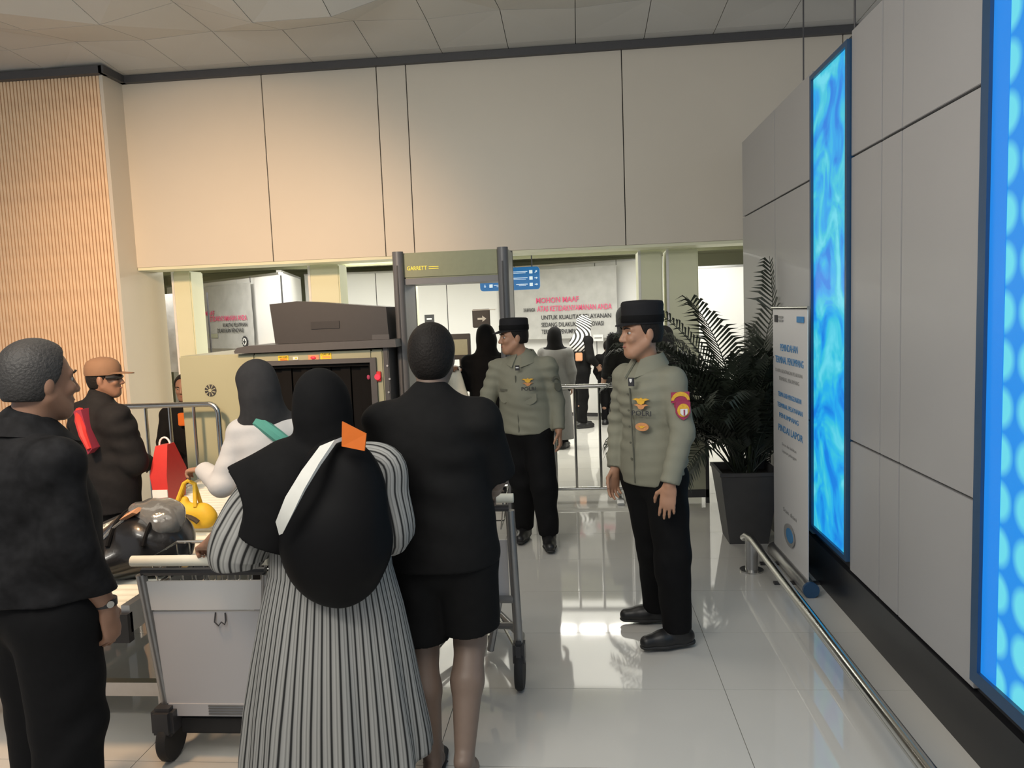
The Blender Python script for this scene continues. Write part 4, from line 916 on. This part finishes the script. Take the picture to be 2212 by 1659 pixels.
# rank tab at the throat and patches on the sleeve facing us
q, n = surf(B, .05, 1.352, .028); o = badge(p, 'collar_tab', 'black_print', q+np.array((0, 0, .012)), n, .03, .04, .006, 'rect'); badge(p, 'print', 'white', q+n*.006+np.array((0, 0, .018)), n, .013, .018, .003, 'shield')
ax = B.elL-B.shL; sn = nrm(l*.85+f*.50); sc_ = lambda t_, o_=.0: B.shL+ax*t_+sn*(.066+o_)
badge(p, 'sleeve_patch', 'patch_red', sc_(.30), sn, .085, .05, .012, 'rect'); badge(p, 'sleeve_patch', 'patch_gold', sc_(.27, .012), sn, .088, .040, .005, 'arch')
o = badge(p, 'sleeve_patch', 'patch_red', sc_(.56), sn, .068, .085, .012, 'shield'); badge(p, 'emblem', 'patch_gold', sc_(.54, .012), sn, .058, .062, .004, 'oval'); badge(p, 'emblem', 'white', sc_(.58, .016), sn, .034, .034, .004, 'shield'); badge(p, 'emblem', 'patch_red', sc_(.58, .020), sn, .006, .026, .003, 'rect')
for k in range(2): badge(p, 'print', 'white', sc_(.395+.035*k, .008), sn, .05, .005, .004, 'rect')
badge(p, 'sleeve_patch', 'patch_red', sc_(.42, -.002), sn, .066, .034, .010, 'rect')
MB().box((.345, 3.70, 1.36), (.36, 3.72, 1.375)).build('button', 'uniform_dark', p)
def field_cap(par, B, m, h, r, vis, flare=1.1):
    f = nrm(B.fH); u = nrm(B.uH-f*np.dot(B.uH, f)); l = np.cross(u, f); c = B.head+u*.048-f*.012
    rot = math.atan2(f[1], f[0]); ex, ey = 1.20, 1.0
    o = MB().lathe([(r*.99, -.006), (r*1.02, 0), (r*1.02, h*.45), (r*flare, h*.80), (r*flare*.975, h*.91), (r*flare*.90, h*.975), (r*flare*.72, h), (.01, h*1.03)], c, 36, ex, ey, rot).build('cap', m, par, True)
    MB().lathe([(r*1.025, .002), (r*1.045, .006), (r*1.045, .034), (r*1.025, .038)], c, 36, ex, ey, rot).build('cap_band', 'trousers_black', o, True)
    rings = []
    for s in np.linspace(-1, 1, 11):
        a = s*1.05; d = f*math.cos(a)*1.2+l*math.sin(a); e = vis*(1-abs(s)**2.2); b = c+d*r*1.0
        rings.append([b+u*.006, b+f*e-u*(.30*e)+u*.005, b+f*e-u*(.30*e), b-u*.004])
    MB().loft(rings).build('visor', m, o, True); return o
field_cap(p, B, 'cap_black', .108, .086, .038, 1.04)
# ---- officer by the gate (left)
p = person('police officer walking towards the camera, face turned sideways, beside the metal detector gate', (-.40, 5.45, 0))
fB = nrm((-.28, -.96, 0))
B = Body(fB=fB, w=1.04, belly=1.10, head=(-.470, 5.41, 1.538), fH=(-.93, -.37, -.05), uH=(.05, 0, 1), hs=.96, hsc=1.0, neck=(-.405, 5.44, 1.385), shL=(-.232, 5.40, 1.315), shR=(-.590, 5.48, 1.310), elL=(-.180, 5.43, 1.06), wrL=(-.165, 5.36, .865),
         elR=(-.690, 5.45, 1.06), wrR=(-.735, 5.32, .88), hL=((.12, -.2, -1), (-1, .1, 0), (-.2, -1, 0)), hR=((-.1, -.3, -1), (1, 0, 0), (0, -1, 0)), pel=(-.400, 5.46, .92), hipL=(-.325, 5.44, .85), hipR=(-.480, 5.48, .85),
         knL=(-.285, 5.36, .47), knR=(-.445, 5.50, .47), anL=(-.262, 5.40, .098), anR=(-.455, 5.60, .10), tL=(.08, -1, 0), tR=(-.15, -1, 0), hLk=dict(curl=.4), hRk=dict(curl=.4))
B.skin(p, 'skin', .006); B.shirt(p, 'uniform', hem=.845, g=.020, cuff=.046, fold=.0034, ffreq=90, seed=5, flare=.01); B.trousers(p, 'trousers_black', g=.022, cuff=.072, knee=.072); B.shoes(p, 'boot', 'boot', tall=.5)
hair(p, B.head, B.fH, thick=.006, low=-.05); collar(p, B, 'uniform'); chest(p, B, 'POLRI', side=.085, z=1.165)
q, n = surf(B, -.10, 1.165, .003); badge(p, 'name_tape', 'uniform_dark', q, n, .075, .016, .006, 'rect'); q, n = surf(B, -.10, 1.11, .002); badge(p, 'pocket', 'uniform', q, n, .095, .08, .008, 'shield')
q, n = surf(B, .09, 1.10, .002); badge(p, 'pocket', 'uniform', q, n, .095, .08, .008, 'shield')
MB().tube([surf(B, .0, z, .002)[0] for z in np.linspace(1.27, .86, 12)], .005, 5).build('placket', 'uniform_dark', p, True)
q, n = surf(B, .03, 1.315, .03); badge(p, 'collar_tab', 'black_print', q+np.array((0, 0, .012)), n, .03, .036, .006, 'rect'); badge(p, 'print', 'white', q+n*.007+np.array((0, 0, .014)), n, .02, .008, .003, 'rect')
l = np.cross(UP, fB); sn = nrm(l*.75+fB*.66); ax = B.elL-B.shL
badge(p, 'sleeve_patch', 'uniform_dark', B.shL+ax*.30+sn*.078, sn, .07, .035, .008, 'arch'); badge(p, 'sleeve_patch', 'uniform_dark', B.shL+ax*.55+sn*.076, sn, .05, .06, .008, 'shield')
field_cap(p, B, 'cap_black', .088, .087, .055, 1.0)
# ---- man in black T-shirt and shorts
p = person('man with short dark hair seen from behind in black T-shirt and black shorts', (-.54, 2.75, 0))
B = Body(fB=nrm((.05, 1, 0)), w=1.06, belly=1.04, head=(-.547, 2.79, 1.562), fH=(0, 1, -.06), uH=UP, hs=.96, hsc=1.0, neck=(-.553, 2.75, 1.405), shL=(-.725, 2.75, 1.325), shR=(-.378, 2.74, 1.330), elL=(-.765, 2.87, 1.085), wrL=(-.72, 3.11, .955),
         elR=(-.338, 2.84, 1.085), wrR=(-.405, 3.10, .955), hL=((.1, 1, -.35), (0, .3, -1), (1, .2, 0)), hR=((-.1, 1, -.35), (0, .3, -1), (-1, .2, 0)), pel=(-.535, 2.735, .86), hipL=(-.625, 2.735, .80), hipR=(-.450, 2.735, .80),
         knL=(-.628, 2.73, .45), knR=(-.445, 2.74, .49), anL=(-.590, 2.64, .085), anR=(-.452, 2.545, .155), tL=(-.08, 1, 0), tR=(.04, .86, -.5), hLk=dict(curl=1.0), hRk=dict(curl=1.0))
B.skin(p, 'skin_leg', .006)
B.shirt(p, 'tee_black', 't_shirt', g=.026, hem=.80, sleeve=.92, fold=.0045, ffreq=50, seed=9, loose=.004, flare=.005)
B.trousers(p, 'shorts', 'shorts', g=.026, end=.84, seed=4, fold=.006)
hair(p, B.head, B.fH, thick=.011, low=-.085)
for an, td in ((B.anL, B.tL), (B.anR, B.tR)):
    td = nrm(td); up = nrm(np.cross(np.cross(td, (0, 0, 1.)), td)); b = an-up*.073; S = Solid(.006); S.cone(b-td*.05, b+td*.15, .042, .044, .02, (up, .30)); o = S.build('sandal', 'rubber', p)
    MB().tube([b+td*.07-np.cross(up, td)*.043, b+td*.09+up*.045, b+td*.07+np.cross(up, td)*.043], .009, 6).build('strap', 'rubber', o, True)
# ---- man at the left edge
p = person('large man at the left edge seen from behind in dark patterned shirt', (-1.71, 2.2, 0))
fB = nrm((.42, .9, 0))
B = Body(fB=fB, w=1.10, belly=1.10, head=(-1.672, 2.215, 1.562), fH=(.50, .86, -.05), uH=UP, hs=1.0, hsc=1.02, neck=(-1.715, 2.18, 1.405), shL=(-1.905, 2.27, 1.320), shR=(-1.572, 2.10, 1.318), elL=(-1.99, 2.33, 1.06), wrL=(-1.93, 2.50, .90),
         elR=(-1.545, 2.10, 1.06), wrR=(-1.512, 2.20, .840), hL=((0, .5, -1), (1, 0, 0), (0, 1, .3)), hR=((.02, .15, -1), (-1, .1, 0), (.2, 1, 0)), pel=(-1.730, 2.20, .92), hipL=(-1.81, 2.24, .84), hipR=(-1.655, 2.16, .84),
         knL=(-1.805, 2.26, .47), knR=(-1.655, 2.17, .47), anL=(-1.81, 2.22, .09), anR=(-1.66, 2.12, .09), tL=(.3, .95, 0), tR=(.5, .86, 0), hLk=dict(curl=.4), hRk=dict(curl=.5))
B.skin(p, 'skin_dark', .006); B.shirt(p, 'dark_print', g=.026, hem=.90, sleeve=1.0, cuff=.05, fold=.006, ffreq=22, seed=12, loose=.006); B.trousers(p, 'trousers_black', g=.026, cuff=.085, seed=6, knee=.075); B.shoes(p, 'boot')
hair(p, B.head, B.fH, thick=.014, low=-.06, m='hair_grey'); collar(p, B, 'dark_print')
o = MB().lathe([(.034, -.011), (.037, -.011), (.037, .011), (.034, .011)], B.wrR+np.array((-.004, -.004, .018)), 20).build('wristwatch', 'black_plastic', p, True); badge(o, 'watch_face', 'chrome', B.wrR+np.array((.026, -.022, .018)), (.75, -.65, 0), .022, .022, .006, 'oval')
# ---- man with tan cap
p = person('man in dark bulky jacket and tan baseball cap beside the barrier', (-2.88, 4.4, 0))
fB = nrm((.62, .78, 0))
B = Body(fB=fB, w=1.0, belly=1.08, head=(-2.855, 4.41, 1.405), fH=(.96, .28, 0), uH=UP, hs=.93, hsc=.95, neck=(-2.900, 4.39, 1.255), shL=(-3.045, 4.47, 1.165), shR=(-2.745, 4.30, 1.155), elL=(-3.10, 4.56, .93), wrL=(-2.95, 4.75, .84),
         elR=(-2.680, 4.34, .90), wrR=(-2.74, 4.58, .84), hL=((.6, .6, -.5), (0, 0, -1), (.7, -.7, 0)), hR=((.1, 1, -.3), (-.6, 0, -.8), (-.5, .2, .8)), pel=(-2.885, 4.40, .78), hipL=(-2.96, 4.44, .72), hipR=(-2.81, 4.36, .72),
         knL=(-2.96, 4.46, .40), knR=(-2.81, 4.36, .40), anL=(-2.97, 4.43, .09), anR=(-2.82, 4.33, .09), tL=(.5, .86, 0), tR=(.65, .76, 0), hLk=dict(curl=.5), hRk=dict(curl=.5))
B.skin(p, 'skin_dark', .007); B.shirt(p, 'jacket', 'jacket', g=.040, hem=.60, cuff=.055, fold=.008, ffreq=55, seed=21, loose=.01, arm=.066); B.trousers(p, 'trousers_black', g=.02); B.shoes(p, 'boot')
hair(p, B.head, B.fH, s=.93, thick=.006, low=-.06)
f = nrm(B.fH); u = UP; l = np.cross(u, f); c = B.head+u*.030-f*.010
o = MB().lathe([(.088, -.004), (.090, .01), (.088, .045), (.075, .078), (.048, .098), (.012, .106), (.002, .107)], c, 32, 1.18, 1.0, math.atan2(f[1], f[0])).build('cap', 'cap_tan', p, True)
rings = []
for s in np.linspace(-1, 1, 11):
    a = s*1.0; d = f*math.cos(a)*1.18+l*math.sin(a); e = .075*(1-abs(s)**2.4); b = c+d*.087; rings.append([b+u*.010, b+f*e-u*.10*e+u*.008, b+f*e-u*.10*e+u*.003, b])
MB().loft(rings).build('visor', 'cap_tan', o, True)
MB().tube([c+f*(.103*math.cos(a)*1.0)+l*.090*math.sin(a)-u*.02 for a in np.linspace(-1.2, 1.2, 13)], .011, 6).build('sunglasses', 'black_plastic', p, True)
sh_ = np.array((.075, -.062, .0))
MB().prism([np.array(q_)+sh_ for q_ in ((-3.02, 4.275, 1.235), (-2.945, 4.24, 1.245), (-2.86, 4.185, 1.02), (-2.90, 4.20, .985))], (-.01, .10, .0)).build('strap', 'maroon', p)
MB().tube([np.array(q_)+sh_ for q_ in ((-2.995, 4.30, 1.235), (-2.96, 4.245, 1.18), (-2.915, 4.20, 1.10), (-2.88, 4.19, 1.02))], [.024, .028, .024, .016], 8).build('strap', 'red', p, True)
p.location.x -= .05
# ---- woman in white blouse reaching to the tote
p = person('woman in white blouse and dark headscarf reaching to the yellow tote', (-1.55, 3.62, 0))
fB = nrm((-.55, .84, 0))
B = Body(fB=fB, w=.90, belly=1.0, head=(-1.605, 3.63, 1.400), fH=(-.75, .62, -.25), uH=UP, hs=.92, hsc=.9, neck=(-1.560, 3.61, 1.255), shL=(-1.680, 3.60, 1.175), shR=(-1.42, 3.69, 1.175), elL=(-1.775, 3.54, .925), wrL=(-1.945, 3.69, .975),
         elR=(-1.40, 3.80, .95), wrR=(-1.56, 3.93, .92), hL=((-.95, .25, -.1), (0, .0, -1), (.2, .9, 0)), hR=((-.7, .6, -.1), (0, 0, -1), (-.6, -.7, 0)), pel=(-1.535, 3.62, .80), hipL=(-1.60, 3.60, .74), hipR=(-1.46, 3.64, .74),
         knL=(-1.60, 3.62, .42), knR=(-1.46, 3.66, .42), anL=(-1.60, 3.58, .09), anR=(-1.46, 3.62, .09), tL=(-.55, .84, 0), tR=(-.5, .86, 0), hLk=dict(curl=.75, spread=.6), hRk=dict(curl=.4))
B.skin(p, 'skin', .006); B.shirt(p, 'shirt_white', 'blouse', g=.022, hem=.70, cuff=.045, fold=.0035, ffreq=70, seed=31, loose=.006); B.trousers(p, 'trousers_black', g=.02, cuff=.08); B.shoes(p, 'boot')
def hijab(par, B, m, s=1.0, drape=.24, dz=.16, vox=.007, fold=.004, fw=None, extra=()):
    f = nrm(B.fH); u = nrm(B.uH-f*np.dot(B.uH, f)); l = np.cross(u, f); P = lambda a, b, d: B.head+(l*a+f*b+u*d)*s
    S = Solid(vox); S.ell(P(0, -.018, .025), np.array((.098, .122, .112))*s, f, u, .03); S.ell(P(0, .0, -.07), np.array((.088, .10, .09))*s, f, u, .04)
    S.cone(P(0, -.03, -.05), B.neck, .095*s, .085*s, .05)
    m0 = (B.shL+B.shR)/2; S.cone(B.shL*.86+m0*.14+UP*.018, B.shR*.86+m0*.14+UP*.018, .062*s, None, .06)
    S.cone(B.neck-UP*.01, m0-UP*dz, .10*s, drape*.72, .06, (B.fB, .72), True)
    for a in extra: S.cone(*a)
    S.ell(P(0, .10, -.012), np.array((.056, .075, .082))*s, f, u, .012, 's')
    return S.build('headscarf', m, par, fold, 26, (.25, .1, 1), 8)
hijab(p, B, 'hijab_grey', .95, .19, .06)
l = np.cross(UP, fB)
MB().tube([B.shL+UP*.035+fB*.05, B.shL*.75+B.shR*.25+UP*.055-fB*.10, (B.shL+B.shR)/2-UP*.01-fB*.145, B.shR*.75+B.shL*.25-UP*.07-fB*.13], [.026, .032, .032, .026], 8).build('sash', 'teal', p, True)
# ---- woman with striped coat, headscarf and backpack
p = person('woman seen from behind in striped coat, black headscarf and black backpack', (-.88, 2.5, 0))
B = Body(fB=nrm((-.08, 1, 0)), w=.84, belly=1.0, head=(-.890, 2.545, 1.425), fH=(-.15, 1, -.1), uH=UP, hs=.92, hsc=.92, neck=(-.868, 2.505, 1.275), shL=(-1.055, 2.50, 1.175), shR=(-.690, 2.49, 1.205), elL=(-1.205, 2.47, 1.03), wrL=(-1.400, 2.650, .900),
         elR=(-.655, 2.47, 1.015), wrR=(-.80, 2.62, .93), hL=((-.62, .75, -.35), (-.1, .2, -1), (.75, .6, 0)), hR=((-.3, 1, 0), (0, 0, -1), (-1, -.2, 0)), pel=(-.885, 2.50, .80), hipL=(-.96, 2.50, .74), hipR=(-.81, 2.50, .74),
         knL=(-.985, 2.52, .42), knR=(-.79, 2.52, .42), anL=(-1.00, 2.46, .09), anR=(-.765, 2.44, .09), tL=(-.1, 1, 0), tR=(.1, 1, 0), hLk=dict(curl=1.0, spread=.4), hRk=dict(curl=.9))
B.skin(p, 'skin', .006); B.trousers(p, 'trousers_black', g=.03, cuff=.085, seed=7, knee=.08); B.shoes(p, 'boot')
def striped(name, rings, par, m, nstr, thick=0):
    """rings of points (closed by a repeated last column); keeps a running stripe coordinate"""
    R, N = len(rings), len(rings[0]); off = OFF[par.name]
    me = bpy.data.meshes.new(name); me.from_pydata([tuple(np.array(q)-off) for r in rings for q in r], [], [(i*N+k, i*N+k+1, (i+1)*N+k+1, (i+1)*N+k) for i in range(R-1) for k in range(N-1)])
    at = me.attributes.new('stripe', 'FLOAT', 'POINT'); at.data.foreach_set('value', np.tile(np.linspace(0, nstr, N), R).astype(np.float32))
    o = link(name, me, m, par, True)
    md = o.modifiers.new('solid', 'SOLIDIFY'); md.thickness = .006; md.offset = -1; return o
rings = []
NC = 336
prof = [(1.24, -.87, 2.50, .10, .075), (1.215, -.873, 2.50, .185, .11), (1.15, -.875, 2.50, .195, .125), (1.0, -.88, 2.50, .20, .145), (.86, -.885, 2.50, .205, .15), (.72, -.892, 2.50, .235, .17), (.55, -.902, 2.50, .262, .19), (.38, -.912, 2.50, .285, .205), (.22, -.918, 2.50, .30, .22), (.12, -.92, 2.495, .305, .225)]
for i in range(46):
    s = i/45*(len(prof)-1); k = min(len(prof)-2, int(s)); fr = s-k; fr = fr*fr*(3-2*fr)*.4+fr*.6; z, cx, cy, rx, ry = [a*(1-fr)+b*fr for a, b in zip(prof[k], prof[k+1])]
    g = max(0, min(1, (.95-z)/.8)); ring = []
    for q in range(NC+1):
        a = 2*PI*q/NC+PI/2; w = 1+g*(.035*math.sin(9*a+1.2*z)+.022*math.sin(17*a+2+3*z)+.05*math.sin(3*a+.7))
        hem = (.07*max(0, math.sin(a-.35+0*z))*0+.07*max(0, math.cos(a-.15))**2)*max(0, (.40-z)/.28) if z < .4 else 0
        ring.append((cx+rx*w*math.cos(a)+.03*g*math.cos(a)*(a > 0), cy+ry*w*math.sin(a), z+hem))
    rings.append(ring)
striped('coat', rings, p, 'coat_stripe', 58)
def sleeve(pts, rs, name='coat_sleeve', n=96, ns=17, flat=1.0):
    rings = []; pts = [np.array(q, float) for q in pts]; up = None
    # smooth the path
    dense = []; dr = []
    for i in range(len(pts)-1):
        p0 = pts[max(0, i-1)]; p1 = pts[i]; p2 = pts[i+1]; p3 = pts[min(len(pts)-1, i+2)]
        for t_ in np.linspace(0, 1, 9)[:-1]:
            dense.append(.5*((2*p1)+(-p0+p2)*t_+(2*p0-5*p1+4*p2-p3)*t_**2+(-p0+3*p1-3*p2+p3)*t_**3)); dr.append(rs[i]*(1-t_)+rs[i+1]*t_)
    dense.append(pts[-1]); dr.append(rs[-1])
    for i, c in enumerate(dense):
        t_ = nrm(dense[min(i+1, len(dense)-1)]-dense[max(i-1, 0)])
        if up is None: up = np.cross(t_, (0, 1, 0))
        up = nrm(up-t_*(up@t_)); w = np.cross(t_, up)
        rings.append([c+dr[i]*(1+.035*math.sin(5*2*PI*k/n+i*.15))*(up*math.cos(2*PI*k/n)+w*math.sin(2*PI*k/n)) for k in range(n+1)])
    return striped(name, rings, p, 'coat_stripe', ns)
sleeve([B.shL+np.array((.07, 0, .015)), (-1.105, 2.475, 1.10), (-1.165, 2.455, .995), (-1.190, 2.450, .93), (-1.192, 2.45, .890)], [.07, .096, .108, .104, .088])
sleeve([B.shR+np.array((-.06, 0, .030)), B.shR+np.array((.012, 0, .004)), B.shR*.55+B.elR*.45, B.elR+np.array((.0, 0, -.02)), B.elR*.5+B.wrR*.5, B.wrR*.85+B.elR*.15], [.066, .078, .082, .078, .066, .055])
hijab(p, B, 'hijab_black', .95, .22, .10, extra=((B.shL*.8+B.neck*.2+UP*.02, B.elL*.42+B.shL*.58+np.array((-.02, -.03, .02)), .10, .115, .06, None, True), ((-.98, 2.42, 1.16), (-1.06, 2.40, .98), .12, .10, .06, None, True)))
pk = np.array((-.785, 2.33, 1.050))
S = Solid(.007); S.ell(pk+np.array((0, .02, -.0)), (.158, .105, .235), (0, 1, 0), UP, .04).ell(pk+np.array((-.03, .0, -.06)), (.165, .125, .19), (0, 1, 0), UP, .05).ell(pk+np.array((0, .05, .12)), (.125, .09, .16), (0, 1, 0), UP, .05)
o = S.build('backpack', 'pack_black', p, .003, 24, (.2, 0, 1), 3)
def ribbon(name, pts, w, wd, m, par, th=.012):
    wd = nrm(wd); rings = []
    for i, q in enumerate(pts):
        q = np.array(q, float); hw = (w[i] if hasattr(w, '__len__') else w)/2; tn = nrm(np.array(pts[min(i+1, len(pts)-1)], float)-np.array(pts[max(i-1, 0)], float)); nn = nrm(np.cross(tn, wd))
        rings.append([q-wd*hw, q+wd*hw, q+wd*hw+nn*th, q-wd*hw+nn*th])
    return MB().loft(rings).build(name, m, par, True)
ribbon('shoulder_strap', [(-.745, 2.34, 1.335), (-.785, 2.275, 1.325), (-.825, 2.225, 1.265), (-.868, 2.195, 1.195), (-.905, 2.185, 1.125), (-.925, 2.20, 1.075)], [.03, .052, .060, .064, .055, .012], (.92, 0, .35), 'strap_white', p)
MB().prism([(-.736, 2.265, 1.402), (-.742, 2.265, 1.325), (-.672, 2.27, 1.308), (-.665, 2.275, 1.360)], (0, .008, 0)).build('orange_tag', 'orange', p)

# ---- people in the inner hall
def simple(label, x, y, h, f, top, bottom, dress=False, scarf=None, arms=0, over=None, topname='shirt', scarfm='hijab_black', lean=0.0, skinm='skin_dark'):
    k = h/1.70; f = nrm((*f, 0)); l = np.cross(UP, f); c = np.array((x, y, 0.)); P = lambda a, b, z: c+l*a*k+f*(b+lean*max(0, z-.9))*k+UP*z*k
    p = person(label, (x, y, 0))
    B = Body(fB=f, w=.96*k, belly=1.02, head=P(0, .015, 1.585), fH=f+UP*-.1, uH=UP, hs=.95*k, hsc=.95*k, neck=P(0, -.01, 1.425), shL=P(.185, 0, 1.345), shR=P(-.185, 0, 1.345), elL=P(.235, .01+arms*.06, 1.08), wrL=P(.20, .07+arms*.22, .87+arms*.2), elR=P(-.235, .01+arms*.06, 1.08), wrR=P(-.20, .07+arms*.22, .87+arms*.2),
             hL=(f*(.2+arms)-UP, -l, f), hR=(f*(.2+arms)-UP, l, f), pel=P(0, 0, .92), hipL=P(.08, 0, .85), hipR=P(-.08, 0, .85), knL=P(.085, .03, .48), knR=P(-.085, .0, .48), anL=P(.09, .02, .09), anR=P(-.09, -.04, .09), tL=f, tR=f, hLk=dict(curl=.5), hRk=dict(curl=.5))
    if over: B.__dict__.update({a_: np.array(b_, float) if not isinstance(b_[0], tuple) else b_ for a_, b_ in over.items()})
    B.skin(p, skinm, .009); B.shirt(p, top, topname, g=.022, hem=.82*k, cuff=.05*k, fold=.004, vox=.011, loose=.004)
    B.trousers(p, bottom, g=.018, vox=.011, cuff=.075*k); B.shoes(p, 'boot', vox=.009)
    if dress:
        MB().lathe([(.165*k, 1.0*k), (.19*k, .85*k), (.215*k, .5*k), (.245*k, .14*k), (.235*k, .138*k), (.16*k, .9*k)], (x, y, 0), 28, 1, .8, math.atan2(f[1], f[0])+PI/2).build('skirt', top, p, True)
    if scarf: hijab(p, B, scarfm, .95*k, .20*k, .10*k, .009)
    else: hair(p, B.head, B.fH, s=.95*k, thick=.012, low=-.06, vox=.009)
    return p, B
p, B = simple('person in black robe and black headscarf standing behind the gate', -.86, 7.0, 1.60, (-.4, .9), 'hijab_black', 'trousers_black', True, True, .2, dict(elL=(-1.06, 6.94, 1.06), wrL=(-1.11, 6.80, 1.225), hL=((-.1, -.8, .15), (0, 0, -1), (1, 0, 0))))
t = thing('cloth_bag', 'pale yellow and white cloth bag held beside the black robed person', 'bag', (-1.10, 6.75, .82))
S = Solid(.008); S.cone((-1.13, 6.74, 1.16), (-1.10, 6.74, .96), .07, .085, .05, ((0, 1, 0), .7)).cone((-1.10, 6.74, .96), (-1.11, 6.74, .90), .085, .06, .04, ((0, 1, 0), .7)); S.build('body', 'grip', t, .005, 30, (1, 0, .4), 4)
MB().tube(arc((-1.12, 6.74, 1.20), .05, 0, PI, 8, (1, 0, 0), (0, 0, 1)), .009, 6).build('handle', 'white', t, True); MB().box((-1.17, 6.69, .86), (-1.04, 6.79, .90), .01).build('base', 'maroon', t)
simple('woman in black headscarf and long grey dress behind the barrier', -.30, 9.4, 1.50, (.3, .9), 'grey_dress', 'trousers_black', True, True, 0)
p, B = simple('person in black with white striped headscarf beyond the barrier', .0, 11.0, 1.60, (.8, .4), 'tee_black', 'trousers_black', False, None, .5, lean=.12)
f = B.fB; S = Solid(.010); S.ell(B.head-f*.01+UP*.02, (.10, .12, .115), f, UP, .03).cone(B.head-UP*.05, (B.shL+B.shR)/2-UP*.04-f*.02, .10, .20, .06, (f, .8)); S.ell(B.head+f*.11-UP*.01, (.055, .075, .08), f, UP, .01, 's')
o = S.build('headscarf', 'scarf_stripe', p)
me = o.data; co = np.empty(len(me.vertices)*3); me.vertices.foreach_get('co', co); co = co.reshape(-1, 3); at = me.attributes.new('stripe', 'FLOAT', 'POINT'); at.data.foreach_set('value', ((co[:, 0]*.8+co[:, 2]*.35+.15*np.sin(8*co[:, 2]))*20).astype(np.float32))
MB().box((-.06, 10.78, .98), (.04, 10.82, 1.10), .01).build('pouch', 'paper_orange', p)
simple('child in dark clothes standing beyond the barrier', .41, 11.2, 1.24, (.2, .95), 'tee_black', 'trousers_black', False, None, .2)
simple('dark haired person in black mostly hidden behind the front officer', .52, 8.6, 1.72, (-.6, .7), 'tee_black', 'trousers_black', False, True, .3, scarfm='hijab_grey')
simple('person in dark headscarf standing behind the front officer and the palm', .80, 7.22, 1.52, (.2, .9), 'jacket', 'trousers_black', False, True, .2, scarfm='hijab_grey')
# seated scanner operator
p = person('seated person in dark clothes with an orange pass behind the scanner', (-3.52, 6.5, 0))
f = nrm((.15, -1, 0)); l = np.cross(UP, f); c = np.array((-3.52, 6.5, 0.)); P = lambda a, b, z: c+l*a+f*b+UP*z
B = Body(fB=f, w=.96, belly=1.05, head=P(0, .06, 1.16), fH=f-UP*.15, uH=UP, hs=.93, hsc=.95, neck=P(0, .02, 1.00), shL=P(.18, 0, .92), shR=P(-.18, 0, .92), elL=P(.22, .05, .68), wrL=P(.16, .26, .62), elR=P(-.22, .05, .68), wrR=P(-.16, .26, .62), hL=(f-UP*.3, -UP, -l), hR=(f-UP*.3, -UP, l), pel=P(0, 0, .54), hipL=P(.09, .02, .53), hipR=P(-.09, .02, .53), knL=P(.11, .40, .50), knR=P(-.11, .40, .50), anL=P(.10, .38, .09), anR=P(-.10, .38, .09), tL=f, tR=f)
B.skin(p, 'skin_dark', .009); B.shirt(p, 'tee_black', g=.022, hem=.53, cuff=.05, vox=.011); B.trousers(p, 'trousers_black', g=.018, vox=.011, waist=.05); B.shoes(p, 'boot', vox=.009); hair(p, B.head, B.fH, s=.93, low=-.06, vox=.009)
MB().box((-3.50, 6.27, .84), (-3.42, 6.32, .95), .006).build('pass', 'orange', p)
